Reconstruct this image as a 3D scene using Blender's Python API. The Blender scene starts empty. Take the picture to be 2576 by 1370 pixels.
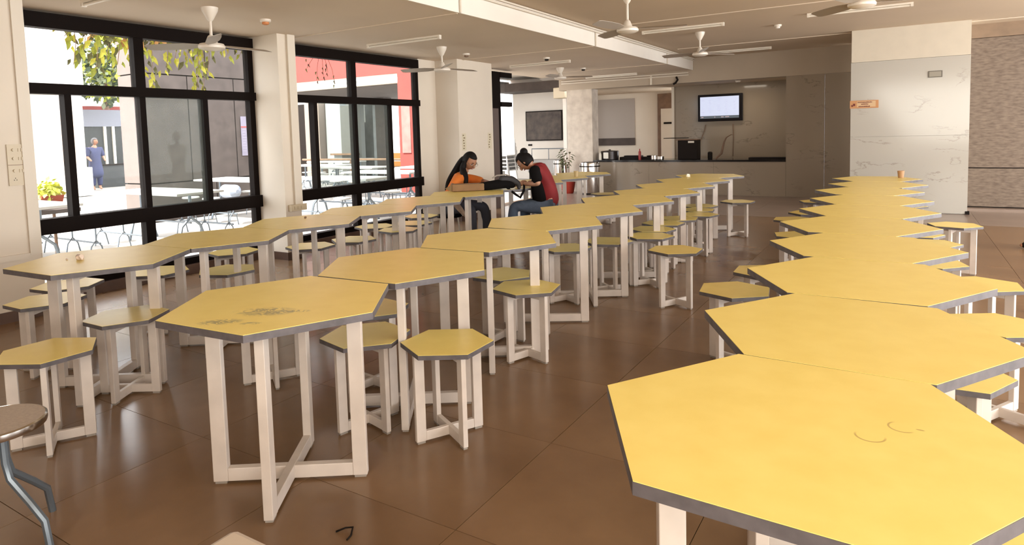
import bpy, bmesh, math, random
from mathutils import Vector, Matrix
random.seed(7)
sc = bpy.context.scene
COL = sc.collection
PI = math.pi

# ------------------------------------------------------------------ camera
def look():
    f, px, py, yaw, pitch, roll = 1632.43, 1253.28, 458.02, -0.559149, 0.074568, 0.028502
    cd = bpy.data.cameras.new('camera'); co = bpy.data.objects.new('camera', cd); COL.objects.link(co)
    fwd = Vector((math.sin(yaw)*math.cos(pitch), math.cos(yaw)*math.cos(pitch), -math.sin(pitch)))
    right = Vector((math.cos(yaw), -math.sin(yaw), 0)); down = fwd.cross(right)
    r = math.cos(roll)*right + math.sin(roll)*down
    d = -math.sin(roll)*right + math.cos(roll)*down
    m = Matrix((( r.x, -d.x, -fwd.x, 0), (r.y, -d.y, -fwd.y, 0), (r.z, -d.z, -fwd.z, 1.42), (0,0,0,1)))
    co.matrix_world = m
    cd.sensor_width = 36; cd.lens = f/2576*36
    cd.shift_x = (1288-px)/2576; cd.shift_y = (py-685)/2576
    cd.clip_start = 0.02; cd.clip_end = 200
    sc.camera = co
look()
# ------------------------------------------------------------------ world, sun, exposure
w = bpy.data.worlds.new('sky'); sc.world = w; w.use_nodes = True
bg = w.node_tree.nodes['Background']
bg.inputs[0].default_value = (0.93, 0.96, 1.0, 1); bg.inputs[1].default_value = 5.2
def lamp(name, kind, loc, target, energy, color=(1,1,1), size=None, size_y=None, angle=None, portal=False):
    ld = bpy.data.lights.new(name, kind); o = bpy.data.objects.new(name, ld); COL.objects.link(o)
    o.location = loc
    o.rotation_euler = (Vector(target)-Vector(loc)).to_track_quat('-Z', 'Y').to_euler()
    ld.energy = energy; ld.color = color
    if size: ld.shape = 'RECTANGLE'; ld.size = size; ld.size_y = size_y
    if angle: ld.angle = angle
    if portal: ld.cycles.is_portal = True
    return o
lamp('sun', 'SUN', (0,-10,20), (0.4,-3.4,11.0), 10.0, (1.0,0.95,0.86), angle=0.02)
# daylight through the openings of the room that lie outside the picture (right hand side)
lamp('daylight_right', 'AREA', (4.85,5.2,1.7), (0,5.2,1.0), 240, (1.0,0.97,0.92), 10.0, 2.0)
lamp('daylight_right_far', 'AREA', (4.85,10.9,1.6), (0,11.2,0.8), 80, (0.95,0.98,1.0), 2.6, 2.2)
lamp('fill_behind', 'AREA', (0.6,-1.95,1.75), (-0.8,4,0.8), 250, (1.0,0.95,0.86), 7.0, 1.9)  # fill lamp added behind the camera to brighten the near tables
lamp('window_portal', 'AREA', (-6.75,3.8,1.4), (0,3.8,1.4), 1, size=2.7, size_y=2.5, portal=True)
lamp('window_portal', 'AREA', (-6.75,6.8,1.4), (0,6.8,1.4), 1, size=2.9, size_y=2.5, portal=True)
lamp('kitchen_light', 'AREA', (-3.0,14.8,2.37), (-3.0,14.8,0), 6, (1.0,0.88,0.72), 0.5, 0.3)
sc.view_settings.view_transform = 'Standard'; sc.view_settings.look = 'None'
sc.view_settings.gamma = 1; sc.view_settings.exposure = 0.52; sc.view_settings.use_curve_mapping = False
sc.cycles.max_bounces = 8; sc.cycles.diffuse_bounces = 5; sc.cycles.glossy_bounces = 4
sc.cycles.transparent_max_bounces = 12; sc.cycles.use_denoising = True
sc.cycles.sample_clamp_indirect = 8; sc.cycles.caustics_reflective = False; sc.cycles.caustics_refractive = False

# ------------------------------------------------------------------ materials
MATS = {}
def mat(name, col, rough=0.6, metal=0.0, var=0.0, scale=6.0, bump=0.0, spec=0.5, obvar=0.0, emit=None, estr=1.0, col2=None, stretch=None, detail=4, coat=0.0):
    if name in MATS: return MATS[name]
    m = bpy.data.materials.new(name); m.use_nodes = True; nt = m.node_tree; b = nt.nodes['Principled BSDF']
    b.inputs['Base Color'].default_value = (*col, 1); b.inputs['Roughness'].default_value = rough
    b.inputs['Metallic'].default_value = metal; b.inputs['Specular IOR Level'].default_value = spec
    b.inputs['Coat Weight'].default_value = coat
    if emit:
        b.inputs['Emission Color'].default_value = (*emit, 1); b.inputs['Emission Strength'].default_value = estr
    tc = nt.nodes.new('ShaderNodeTexCoord'); mp = nt.nodes.new('ShaderNodeMapping')
    nt.links.new(tc.outputs['Object'], mp.inputs[0])
    if stretch: mp.inputs['Scale'].default_value = stretch
    nz = nt.nodes.new('ShaderNodeTexNoise'); nz.inputs['Scale'].default_value = scale; nz.inputs['Detail'].default_value = detail
    nt.links.new(mp.outputs[0], nz.inputs['Vector'])
    out = None
    if var > 0 or col2:
        mx = nt.nodes.new('ShaderNodeMix'); mx.data_type = 'RGBA'
        c2 = col2 or tuple(c*(1-var) for c in col)
        mx.inputs['A'].default_value = (*col, 1); mx.inputs['B'].default_value = (*c2, 1)
        rp = nt.nodes.new('ShaderNodeMapRange'); rp.inputs['From Min'].default_value = 0.35; rp.inputs['From Max'].default_value = 0.68
        nt.links.new(nz.outputs['Fac'], rp.inputs['Value']); nt.links.new(rp.outputs[0], mx.inputs['Factor'])
        out = mx.outputs['Result']
    if obvar > 0:
        oi = nt.nodes.new('ShaderNodeObjectInfo'); hv = nt.nodes.new('ShaderNodeHueSaturation')
        mr = nt.nodes.new('ShaderNodeMapRange'); mr.inputs['To Min'].default_value = 1-obvar; mr.inputs['To Max'].default_value = 1+obvar
        nt.links.new(oi.outputs['Random'], mr.inputs['Value']); nt.links.new(mr.outputs[0], hv.inputs['Value'])
        if out: nt.links.new(out, hv.inputs['Color'])
        else: hv.inputs['Color'].default_value = (*col, 1)
        out = hv.outputs[0]
    if out: nt.links.new(out, b.inputs['Base Color'])
    if bump > 0:
        bp = nt.nodes.new('ShaderNodeBump'); bp.inputs['Strength'].default_value = bump; bp.inputs['Distance'].default_value = 0.01
        nt.links.new(nz.outputs['Fac'], bp.inputs['Height']); nt.links.new(bp.outputs[0], b.inputs['Normal'])
    MATS[name] = m
    return m
def glass(name, tint=(1,1,1), haze=0.06, hazecol=(0.7,0.72,0.7)):
    m = bpy.data.materials.new(name); m.use_nodes = True; nt = m.node_tree
    for n in list(nt.nodes): nt.nodes.remove(n)
    o = nt.nodes.new('ShaderNodeOutputMaterial'); t = nt.nodes.new('ShaderNodeBsdfTransparent'); t.inputs[0].default_value = (*tint, 1)
    g = nt.nodes.new('ShaderNodeBsdfGlossy'); g.inputs['Roughness'].default_value = 0.03
    d = nt.nodes.new('ShaderNodeBsdfDiffuse'); d.inputs[0].default_value = (*hazecol, 1)
    lw_ = nt.nodes.new('ShaderNodeLayerWeight'); lw_.inputs[0].default_value = 0.5
    pw_ = nt.nodes.new('ShaderNodeMath'); pw_.operation = 'POWER'; nt.links.new(lw_.outputs['Facing'], pw_.inputs[0]); pw_.inputs[1].default_value = 4.0
    fr = nt.nodes.new('ShaderNodeMath'); fr.operation = 'MULTIPLY_ADD'; nt.links.new(pw_.outputs[0], fr.inputs[0]); fr.inputs[1].default_value = 0.35; fr.inputs[2].default_value = 0.003
    m1 = nt.nodes.new('ShaderNodeMixShader'); m2 = nt.nodes.new('ShaderNodeMixShader'); m2.inputs[0].default_value = haze
    nt.links.new(fr.outputs[0], m1.inputs[0]); nt.links.new(t.outputs[0], m1.inputs[1]); nt.links.new(g.outputs[0], m1.inputs[2])
    nt.links.new(m1.outputs[0], m2.inputs[1]); nt.links.new(d.outputs[0], m2.inputs[2]); nt.links.new(m2.outputs[0], o.inputs[0])
    return m
def marble(name, base, vein, scale=0.9):
    m = mat(name, base, 0.12, var=0.04, scale=3)
    nt = m.node_tree; b = nt.nodes['Principled BSDF']
    tc = nt.nodes.new('ShaderNodeTexCoord'); mp = nt.nodes.new('ShaderNodeMapping'); mp.inputs['Scale'].default_value = (0.9,0.9,2.3)
    mp.inputs['Rotation'].default_value = (0,0.55,0)
    nz = nt.nodes.new('ShaderNodeTexNoise'); nz.inputs['Scale'].default_value = scale; nz.inputs['Detail'].default_value = 7; nz.inputs['Roughness'].default_value = 0.6
    nt.links.new(tc.outputs['Object'], mp.inputs[0]); nt.links.new(mp.outputs[0], nz.inputs['Vector'])
    a = nt.nodes.new('ShaderNodeMath'); a.operation = 'SUBTRACT'; a.inputs[1].default_value = 0.5; nt.links.new(nz.outputs['Fac'], a.inputs[0])
    c = nt.nodes.new('ShaderNodeMath'); c.operation = 'ABSOLUTE'; nt.links.new(a.outputs[0], c.inputs[0])
    rr = nt.nodes.new('ShaderNodeMapRange'); rr.inputs['From Min'].default_value = 0.0; rr.inputs['From Max'].default_value = 0.011
    rr.inputs['To Min'].default_value = 1; rr.inputs['To Max'].default_value = 0; nt.links.new(c.outputs[0], rr.inputs['Value'])
    n2 = nt.nodes.new('ShaderNodeTexNoise'); n2.inputs['Scale'].default_value = 1.7; nt.links.new(tc.outputs['Object'], n2.inputs['Vector'])
    r2 = nt.nodes.new('ShaderNodeMapRange'); r2.inputs['From Min'].default_value = 0.50; r2.inputs['From Max'].default_value = 0.62; nt.links.new(n2.outputs['Fac'], r2.inputs['Value'])
    mu = nt.nodes.new('ShaderNodeMath'); mu.operation = 'MULTIPLY'; nt.links.new(rr.outputs[0], mu.inputs[0]); nt.links.new(r2.outputs[0], mu.inputs[1])
    mx = nt.nodes.new('ShaderNodeMix'); mx.data_type = 'RGBA'; mx.inputs['A'].default_value = (*base,1); mx.inputs['B'].default_value = (*vein,1)
    nt.links.new(mu.outputs[0], mx.inputs['Factor']); nt.links.new(mx.outputs['Result'], b.inputs['Base Color'])
    return m
M_paint = mat('cream_paint', (0.69,0.61,0.505), 0.7, var=0.06, scale=1.3, bump=0.03)
M_white = mat('white_paint', (0.76,0.70,0.62), 0.65, var=0.05, scale=2)
M_ceil = mat('ceiling_paint', (0.66,0.55,0.43), 0.75, var=0.07, scale=0.9, bump=0.04)
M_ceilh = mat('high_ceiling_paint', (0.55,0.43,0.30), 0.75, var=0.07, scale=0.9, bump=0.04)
M_lam = mat('yellow_laminate', (0.87,0.70,0.215), 0.36, var=0.10, scale=9, obvar=0.03, spec=0.38, col2=(0.83,0.655,0.185))
M_edge = mat('grey_edge_band', (0.115,0.100,0.105), 0.55, var=0.35, scale=22)
M_leg = mat('white_leg_paint', (0.64,0.56,0.49), 0.42, var=0.14, scale=7, obvar=0.05)
M_pad = mat('grey_foot_pad', (0.30,0.26,0.22), 0.8)
M_black = mat('black_window_frame', (0.008,0.005,0.004), 0.6, spec=0.05)
M_floor = mat('brown_floor_stone', (0.235,0.137,0.070), 0.27, scale=1.6, obvar=0.07, col2=(0.160,0.090,0.045), bump=0.05, detail=9)
M_floor2 = mat('daylit_floor_stone', (0.27,0.20,0.155), 0.28, scale=1.6, obvar=0.05, col2=(0.21,0.15,0.115), bump=0.05, detail=9, stretch=(0.6,2,1))  # floor stone paled where daylight spills in; the light is in the colour
M_joint = mat('floor_joint', (0.11,0.068,0.040), 0.8)
M_skirt = mat('brown_skirting', (0.11,0.06,0.04), 0.4, var=0.3)
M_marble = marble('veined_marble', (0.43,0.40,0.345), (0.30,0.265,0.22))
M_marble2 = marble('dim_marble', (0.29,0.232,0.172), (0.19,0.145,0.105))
M_granite = mat('black_granite', (0.008,0.006,0.006), 0.12, var=0.3, scale=60)
M_concrete = mat('weathered_concrete', (0.60,0.52,0.43), 0.85, scale=5, col2=(0.44,0.37,0.30), bump=0.25, detail=8)
M_conc2 = mat('brown_grey_concrete', (0.085,0.066,0.057), 0.9, scale=4, col2=(0.058,0.044,0.038), bump=0.3, detail=10)
M_panel = mat('brushed_brown_panel', (0.20,0.145,0.102), 0.6, scale=34, col2=(0.115,0.078,0.052), stretch=(0.32,1,1.1), detail=8, bump=0.15)
M_panelb = mat('plain_brown_panel', (0.25,0.165,0.10), 0.6, var=0.2)
M_bandshade = mat('shaded_band_paint', (0.42,0.34,0.255), 0.7, var=0.06, scale=1.3)  # wall paint darkened for the back band, light falloff put into its colour
M_trunk = mat('pvc_trunking', (0.66,0.59,0.49), 0.5)
M_pvc = mat('ivory_plastic', (0.54,0.45,0.31), 0.4)
M_fan = mat('fan_enamel', (0.70,0.63,0.54), 0.35)
M_fanb = mat('fan_blade_grey', (0.34,0.29,0.24), 0.4)
M_tube = mat('unlit_tube', (0.74,0.68,0.58), 0.4)
M_red = mat('red_render', (0.27,0.035,0.026), 0.8, var=0.12, scale=3)
M_pave = mat('pale_paving', (0.34,0.32,0.29), 0.8, var=0.15, scale=2)
M_steel = mat('steel', (0.62,0.58,0.54), 0.18, metal=1.0)
M_tubeleg = mat('grey_steel_tube', (0.16,0.19,0.22), 0.35, metal=0.6)
M_ptop = mat('white_table_top', (0.40,0.39,0.37), 0.35)
M_dark = mat('dark_void', (0.012,0.008,0.006), 0.6, spec=0.12)
M_wood = mat('brown_wood', (0.20,0.11,0.06), 0.5, var=0.3)
M_glass = glass('clear_glass', (1,1,1), 0.02)
M_glassh = glass('hazy_glass', (0.86,0.90,0.88), 0.10, (0.45,0.48,0.46))  # greyish tint and a small diffuse share for the sliding panes

# ------------------------------------------------------------------ mesh helpers
class MB:
    def __init__(s): s.v = []; s.f = []; s.mi = []
    def add(s, vs, fs, mi=0):
        n = len(s.v); s.v += [tuple(v) for v in vs]; s.f += [tuple(i+n for i in f) for f in fs]; s.mi += [mi]*len(fs); return s
    def box(s, x0,x1,y0,y1,z0,z1, mi=0):
        vs = [(x0,y0,z0),(x1,y0,z0),(x1,y1,z0),(x0,y1,z0),(x0,y0,z1),(x1,y0,z1),(x1,y1,z1),(x0,y1,z1)]
        return s.add(vs, [(3,2,1,0),(4,5,6,7),(0,1,5,4),(1,2,6,5),(2,3,7,6),(3,0,4,7)], mi)
    def obox(s, c, ax, half, mi=0):   # oriented box: centre, 3 axes, half sizes
        c = Vector(c); a = [Vector(k).normalized()*h for k, h in zip(ax, half)]
        vs = []
        for z in (-1,1):
            for x, y in ((-1,-1),(1,-1),(1,1),(-1,1)): vs.append(c + a[0]*x + a[1]*y + a[2]*z)
        return s.add(vs, [(3,2,1,0),(4,5,6,7),(0,1,5,4),(1,2,6,5),(2,3,7,6),(3,0,4,7)], mi)
    def prism(s, pts, z0, z1, top=0, side=0, bot=0):
        n = len(pts); vs = [(x,y,z0) for x,y in pts]+[(x,y,z1) for x,y in pts]
        s.add(vs, [tuple(range(n,2*n))], top)
        k = len(s.v)-2*n
        s.f.append(tuple(k+i for i in reversed(range(n)))); s.mi.append(bot)
        for i in range(n): s.f.append((k+i, k+(i+1)%n, k+n+(i+1)%n, k+n+i)); s.mi.append(side)
        return s
    def tube(s, pts, r, n=8, mi=0, cap=True):
        pts = [Vector(p) for p in pts]; rs = r if isinstance(r,(list,tuple)) else [r]*len(pts)
        k = len(s.v); prev = None
        for i,p in enumerate(pts):
            d = (pts[min(i+1,len(pts)-1)]-pts[max(i-1,0)]).normalized()
            if prev is None: u = d.orthogonal().normalized()
            else:
                u = prev - d*prev.dot(d)
                u = u.normalized() if u.length > 1e-6 else d.orthogonal().normalized()
            prev = u; w_ = d.cross(u)
            for j in range(n):
                a = 2*PI*j/n; q = p + (u*math.cos(a)+w_*math.sin(a))*rs[i]; s.v.append(tuple(q))
        for i in range(len(pts)-1):
            for j in range(n):
                s.f.append((k+i*n+j, k+i*n+(j+1)%n, k+(i+1)*n+(j+1)%n, k+(i+1)*n+j)); s.mi.append(mi)
        if cap:
            s.f.append(tuple(k+j for j in reversed(range(n)))); s.mi.append(mi)
            e = k+(len(pts)-1)*n; s.f.append(tuple(e+j for j in range(n))); s.mi.append(mi)
        return s
    def lathe(s, prof, c=(0,0,0), n=20, mi=0):
        k = len(s.v)
        for r, z in prof:
            for j in range(n):
                a = 2*PI*j/n; s.v.append((c[0]+r*math.cos(a), c[1]+r*math.sin(a), c[2]+z))
        for i in range(len(prof)-1):
            for j in range(n):
                s.f.append((k+i*n+j, k+i*n+(j+1)%n, k+(i+1)*n+(j+1)%n, k+(i+1)*n+j)); s.mi.append(mi)
        s.f.append(tuple(k+j for j in reversed(range(n)))); s.mi.append(mi)
        e = k+(len(prof)-1)*n; s.f.append(tuple(e+j for j in range(n))); s.mi.append(mi)
        return s
    def build(s, name, m, parent=None, smooth=False, bevel=0):
        me = bpy.data.meshes.new(name); me.from_pydata(s.v, [], s.f); me.update()
        for mm in (m if isinstance(m,(list,tuple)) else [m]): me.materials.append(mm)
        if any(s.mi): me.polygons.foreach_set('material_index', s.mi)
        if smooth: me.polygons.foreach_set('use_smooth', [True]*len(me.polygons))
        o = bpy.data.objects.new(name, me); COL.objects.link(o)
        if parent is not None: o.parent = parent
        if bevel:
            b = o.modifiers.new('bevel', 'BEVEL'); b.width = bevel; b.segments = 2; b.limit_method = 'ANGLE'
        if smooth and any(len(f) > 6 for f in s.f):
            try: me.set_sharp_from_angle(angle=math.radians(40))
            except Exception: pass
        return o
def B(*a): return MB().box(*a)
def empty(name, loc=(0,0,0), rz=0.0):
    o = bpy.data.objects.new(name, None); COL.objects.link(o); o.location = loc; o.rotation_euler = (0,0,rz); o.empty_display_size = 0.1
    return o
def tag(o, label, cat, group=None):
    o['label'] = label; o['category'] = cat
    if group: o['group'] = group
    return o
def struct(o, label=None, cat=None):
    o['kind'] = 'structure'
    if label: o['label'] = label
    if cat: o['category'] = cat
    return o
def copy_tree(o, parent=None):
    c = o.copy(); COL.objects.link(c)
    if parent is not None: c.parent = parent
    for ch in list(o.children): copy_tree(ch, c)
    return c

# ------------------------------------------------------------------ floor
XW, XP = -6.6, -6.15          # window plane, pillar face plane
ZL, ZH = 2.645, 2.90          # low and high ceiling
fl = struct(empty('floor'), 'dark brown polished stone tile floor of the dining hall', 'floor')
B(-6.95,5.2,-2.2,14.6,-0.06,-0.004).build('floor_bed', M_joint, fl)
TS = 0.75; tcache = {}
def tile(w_, l_, mt):
    k = (round(w_,3), round(l_,3), mt.name)
    if k not in tcache:
        o = B(0.0015,w_-0.0015,0.0015,l_-0.0015,-0.004,0).build('floor_tile', mt, fl)
        tcache[k] = o; return o
    o = tcache[k].copy(); COL.objects.link(o); return o
for i in range(13):
    for j in range(19):
        x = -6.6+i*TS; y = 0.3+j*TS
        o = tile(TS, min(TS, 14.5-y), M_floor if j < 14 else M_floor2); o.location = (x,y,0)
o = B(-6.95,5.2,-2.2,0.298,-0.004,0).build('floor_margin', M_floor, fl)
o = B(3.152,5.2,0.3,14.6,-0.004,0).build('floor_margin', M_floor, fl)
# veranda and courtyard ground
struct(B(-10.4,-6.95,10.6,18.5,-0.06,-0.005).build('veranda_floor', mat('veranda_stone',(0.30,0.28,0.26),0.35,var=0.2)), 'grey stone floor of the veranda beyond the last window', 'floor')
struct(B(-40,-6.96,-12,10.59,-0.08,-0.02).build('courtyard_paving', M_pave), 'sunlit pale paving of the courtyard outside', 'ground')
struct(B(-40,-10.41,10.6,40,-0.08,-0.02).build('courtyard_paving', M_pave), 'pale paving under the canteen canopy outside', 'ground')
struct(B(-10.4,-6.96,18.52,40,-0.08,-0.02).build('courtyard_paving', M_pave), 'pale paving behind the veranda wall', 'ground')

# ------------------------------------------------------------------ ceilings
struct(B(-7.0,-3.83,-2.2,14.0,ZL,ZL+0.45).build('ceiling', M_ceil), 'lower cream ceiling along the window wall', 'ceiling')
ch_ = struct(B(-3.82,5.2,-2.2,14.0,ZH,ZH+0.3).build('ceiling', M_ceilh), 'higher brownish ceiling over the middle and right', 'ceiling')
bf = struct(empty('trim_1'), 'cream painted drop face between the two ceiling levels', 'ceiling trim')
ys = [-2.2,2.05,5.45,8.84,12.2,14.0]
for a,b in zip(ys[:-1],ys[1:]):
    B(-3.83,-3.81,a+0.006,b-0.006,ZL-0.003,ZH).build('drop_panel', M_white, bf)
for y in ys[1:-1]:
    B(-3.805,-3.79,y-0.011,y+0.011,ZL-0.003,ZH-0.05).build('joint_cover', M_trunk, bf)
MB().tube([(-3.785,-2,ZH-0.018),(-3.785,13.98,ZH-0.018)],0.012).build('conduit', M_trunk, bf, True)
MB().tube([(-3.785,-2,ZH-0.055),(-3.785,13.98,ZH-0.055)],0.012).build('conduit', M_trunk, bf, True)
for k,y in enumerate((5.45,8.84,12.2)):
    struct(B(-6.6,-3.84,y-0.012,y+0.012,ZL-0.008,ZL).build('trim_%d'%(k+2), M_ceil), 'thin joint bead across the lower ceiling', 'ceiling trim')
for k,y in enumerate((5.2,8.85,12.2)):
    struct(B(-3.6,5.0,y-0.013,y+0.013,ZH-0.009,ZH).build('trim_%d'%(k+5), M_ceil), 'thin joint bead across the higher ceiling', 'ceiling trim')

# ------------------------------------------------------------------ left wall: pillars and windows
p0 = struct(B(-6.70,XP,-2.2,2.545,0,ZL).build('wall_left', M_paint), 'cream wall pier left of the first window', 'wall')
B(XP,XP+0.012,-2.2,2.556,0.0,0.09).build('skirting', M_skirt, p0)
B(XP,XP+0.022,2.455,2.54,0.53,ZL).build('cable_trunking', M_trunk, p0)
B(XP,XP+0.02,-2.0,2.454,0.50,0.545).build('cable_trunking', M_trunk, p0)
B(XP,XP+0.006,2.541,2.549,0.0,ZL).build('corner_bead', M_white, p0)
p1 = struct(B(-6.69,XP,5.106,5.34,0,ZL).build('wall_pillar', M_paint), 'slim cream pillar between the two windows', 'wall')
B(XP,XP+0.035,5.225,5.335,0.62,ZL).build('cable_trunking', M_trunk, p1)
B(XP,XP+0.014,5.10,5.345,0,0.09).build('skirting', M_skirt, p1)
B(-6.5,XP+0.014,5.092,5.106,0,0.09).build('skirting', M_skirt, p1)
p2 = struct(B(-6.69,XP,8.67,9.71,0,ZL).build('wall_pillar', M_paint), 'broad cream pillar right of the second window', 'wall')
B(-6.69,XW,8.22,8.67,0,ZL).build('wall_reveal', M_paint, p2)
B(-6.5,XP+0.014,8.656,8.67,0,0.09).build('skirting', M_skirt, p2)
B(XP,XP+0.014,8.66,9.72,0,0.09).build('skirting', M_skirt, p2)

def window(idx, y0, y1, label):
    r = struct(empty('window_%d'%idx), label, 'window')
    c = (y0+y1)/2; x0, x1 = XW-0.09, XW
    q = (y1-y0)/2*0.5
    def fr(a,b,z0,z1,dx=0.0, nm='frame_bar', mm=M_black): return B(x0,x1+dx,a,b,z0,z1).build(nm, mm, r)
    fr(y0,y1,2.49,ZL-0.02,0.02); fr(y0,y1,1.895,1.99,0.03); fr(y0,y1,0.625,0.765,0.05); fr(y0,y1,0.10,0.17,0.02)
    fr(y0,y0+0.07,0.17,2.49); fr(y1-0.07,y1,0.17,2.49)
    fr(c-0.05,c+0.05,1.99,2.49); fr(c-0.05,c+0.05,0.17,0.625,0.01)
    fr(c-0.03,c+0.03,0.765,1.895,0.012,'sash_stile')
    for s in (-1,1):
        yy = c+s*(q+0.02)
        fr(yy-0.03,yy+0.03,0.765,1.895,0.012,'sash_stile')
    # glass
    def pane(a,b,z0,z1,m_,x=XW-0.05): B(x-0.003,x+0.003,a,b,z0,z1).build('glass_pane', m_, r)
    for a,b in ((y0+0.07,c-0.05),(c+0.05,y1-0.07)):
        pane(a,b,1.99,2.49,M_glass); pane(a,b,0.17,0.625,M_glass)
    pane(y0+0.07,c-q-0.05,0.765,1.895,M_glass,XW-0.07); pane(c+q+0.05,y1-0.07,0.765,1.895,M_glass,XW-0.07)
    pane(c-q+0.01,c-0.03,0.765,1.895,M_glass if idx==1 else M_glassh,XW-0.03); pane(c+0.03,c+q-0.01,0.765,1.895,M_glassh,XW-0.03)
    B(-6.80,XW+0.07,y0,y1,0,0.10).build('sill_plinth', M_skirt, r)
    B(-6.80,XW-0.09,y0,y1,2.56,ZL).build('lintel', M_paint, r)
    return r
window(1, 2.38, 5.106, 'large black framed window nearest the camera, courtyard behind')
window(2, 5.34, 8.22, 'large black framed window looking at the red canopy')
w3 = struct(empty('window_3'), 'narrow black framed window remnant beside the broad pillar', 'window')
B(XW-0.09,XW,10.30,10.72,0,2.60).build('frame_post', M_black, w3)
B(XW,XW+0.02,10.40,10.60,0,1.90).build('frame_face', mat('dull_brown_frame',(0.10,0.07,0.06),0.5), w3)
B(XW-0.09,XW+0.01,10.72,11.15,2.50,2.60).build('frame_bar', M_black, w3)
B(XW-0.06,XW+0.02,10.72,11.12,1.94,2.03).build('frame_bar', M_black, w3)
B(XW-0.05,XW-0.04,10.72,10.98,0.1,1.94).build('glass_pane', M_glass, w3)
B(XW-0.05,XW-0.04,10.72,10.95,2.03,2.50).build('glass_pane', M_glass, w3)

# unseen sides: right wall piers, back wall (keep the light of the place right)
wr = struct(empty('wall_right'), 'unseen right side wall with wide openings', 'wall')
B(5.0,5.2,-2.2,14.6,2.6,ZH).build('wall_head', M_white, wr)
B(5.0,5.2,-2.2,0.0,0,2.6).build('wall_pier', M_white, wr)
B(5.0,5.2,12.3,14.6,0,2.6).build('wall_pier', M_white, wr)
struct(B(-6.98,5.2,-2.4,-2.2,0,ZH).build('wall_front', M_paint), 'wall behind the camera', 'wall')

# ------------------------------------------------------------------ back wall with serving opening
YB = 14.0
wb = struct(empty('wall_back'), 'back wall with the long serving opening', 'wall')
B(-6.98,-0.60,YB,YB+0.25,2.39,3.2).build('painted_band', M_bandshade, wb)
B(-6.78,-6.14,YB,YB+0.35,0,2.39).build('pier', M_concrete, wb)
for a,b in ((-1.985,-1.30),(-1.297,-0.60)):
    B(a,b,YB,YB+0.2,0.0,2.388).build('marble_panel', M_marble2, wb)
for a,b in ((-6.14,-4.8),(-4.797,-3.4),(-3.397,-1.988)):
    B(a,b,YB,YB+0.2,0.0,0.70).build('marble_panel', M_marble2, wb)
MB().tube([(-6.9,YB-0.03,2.60),(-3.9,YB-0.03,2.60)],0.014).build('conduit', M_trunk, wb, True)
MB().tube([(-6.9,YB-0.03,2.55),(-3.9,YB-0.03,2.55)],0.014).build('conduit', M_trunk, wb, True)
B(-4.74,-4.70,YB-0.03,YB,2.39,2.6).build('conduit_drop', M_trunk, wb)
MB().tube([(-4.16,YB-0.02,2.52),(-4.12,YB-0.06,2.46),(-4.17,YB-0.04,2.40),(-4.22,YB-0.05,2.37)],0.022).build('dark_elbow', M_dark, wb, True)
ct = tag(B(-6.12,-1.99,YB-0.03,YB+0.75,0.702,0.742).build('serving_counter', M_granite), 'long black granite serving counter under the wall television', 'counter')
# kitchen behind
kt = struct(empty('wall_kitchen'), 'walls of the serving kitchen behind the opening', 'wall')
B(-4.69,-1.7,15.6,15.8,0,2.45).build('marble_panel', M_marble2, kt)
B(-4.75,-4.69,15.55,15.8,0,2.45).build('wall_corner', M_paint, kt)
B(-1.9,-1.7,YB+0.2,15.6,0,2.45).build('wall_side', M_paint, kt)
B(-8.0,-4.6,17.2,17.4,0,2.5).build('wall_far', M_paint, kt)
B(-6.95,-6.14,YB+0.35,17.2,2.42,2.5).build('soffit', M_ceilh, kt)
B(-7.64,-6.952,15.6,17.2,2.42,2.5).build('soffit', M_ceilh, kt)
B(-6.16,-1.7,YB+0.2,17.3,2.42,2.5).build('soffit', M_ceilh, kt)
B(-8.0,-1.7,YB+0.2,17.3,-0.05,0.0).build('kitchen_floor', M_joint, kt)
B(-7.39,-6.27,17.17,17.2,1.2,2.28).build('shutter_panel', mat('shutter_grey',(0.36,0.31,0.27),0.6), kt)
B(-7.39,-6.27,17.15,17.2,1.0,1.2).build('hatch_shelf', M_conc2, kt)
B(-5.62,-5.02,17.15,17.2,0,2.36).build('door_frame', M_wood, kt)
dd = B(-5.52,-5.08,17.12,17.15,0,1.96).build('door_leaf', M_paint, kt)
B(-5.44,-5.18,17.10,17.12,1.55,1.60).build('door_sign', M_dark, kt)
MB().lathe([(0.05,0),(0.06,-0.02),(0.045,-0.05)],(-3.02,14.6,2.42)).build('spot_lamp', M_fan, kt, True)

# ------------------------------------------------------------------ marble pillar and panel wall at right
mp_ = struct(empty('wall_marble_pillar'), 'broad white marble clad pillar at the right', 'wall')
B(-0.70,0.80,12.03,13.9,0,ZH).build('pillar_core', M_white, mp_)
B(-0.735,0.832,12.0,12.03,0.01,1.20).build('marble_panel', M_marble, mp_)
B(-0.735,0.832,12.0,12.03,1.203,2.39).build('marble_panel', M_marble, mp_)
B(-0.73,0.83,12.0,12.03,2.395,ZH).build('painted_head', mat('cream_head_paint',(0.58,0.51,0.40),0.7,var=0.05), mp_)
B(0.80,0.832,12.03,12.65,0,2.39).build('marble_return', M_marble, mp_)
B(0.80,0.83,12.03,12.65,2.395,ZH).build('painted_return', M_white, mp_)
B(0.805,0.86,11.995,12.05,0,0.05).build('corner_stop', M_dark, mp_)
pw = struct(empty('wall_panelled'), 'brown textured panel wall right of the marble pillar', 'wall')
for x0,x1 in ((0.832,2.6),(2.606,5.2)):
    B(x0,x1,12.65,12.72,0.06,0.660).build('wall_panel', M_panel, pw)
    B(x0,x1,12.65,12.72,0.676,2.68).build('wall_panel', M_panel, pw)
    B(x0,x1,12.66,12.72,2.688,ZH+0.1).build('wall_panel', M_panelb, pw)
B(0.832,5.2,12.70,12.74,0,ZH+0.1).build('joint_backing', M_dark, pw)
B(0.85,5.2,12.45,12.66,0,0.045).build('threshold', M_floor2, pw)

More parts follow.
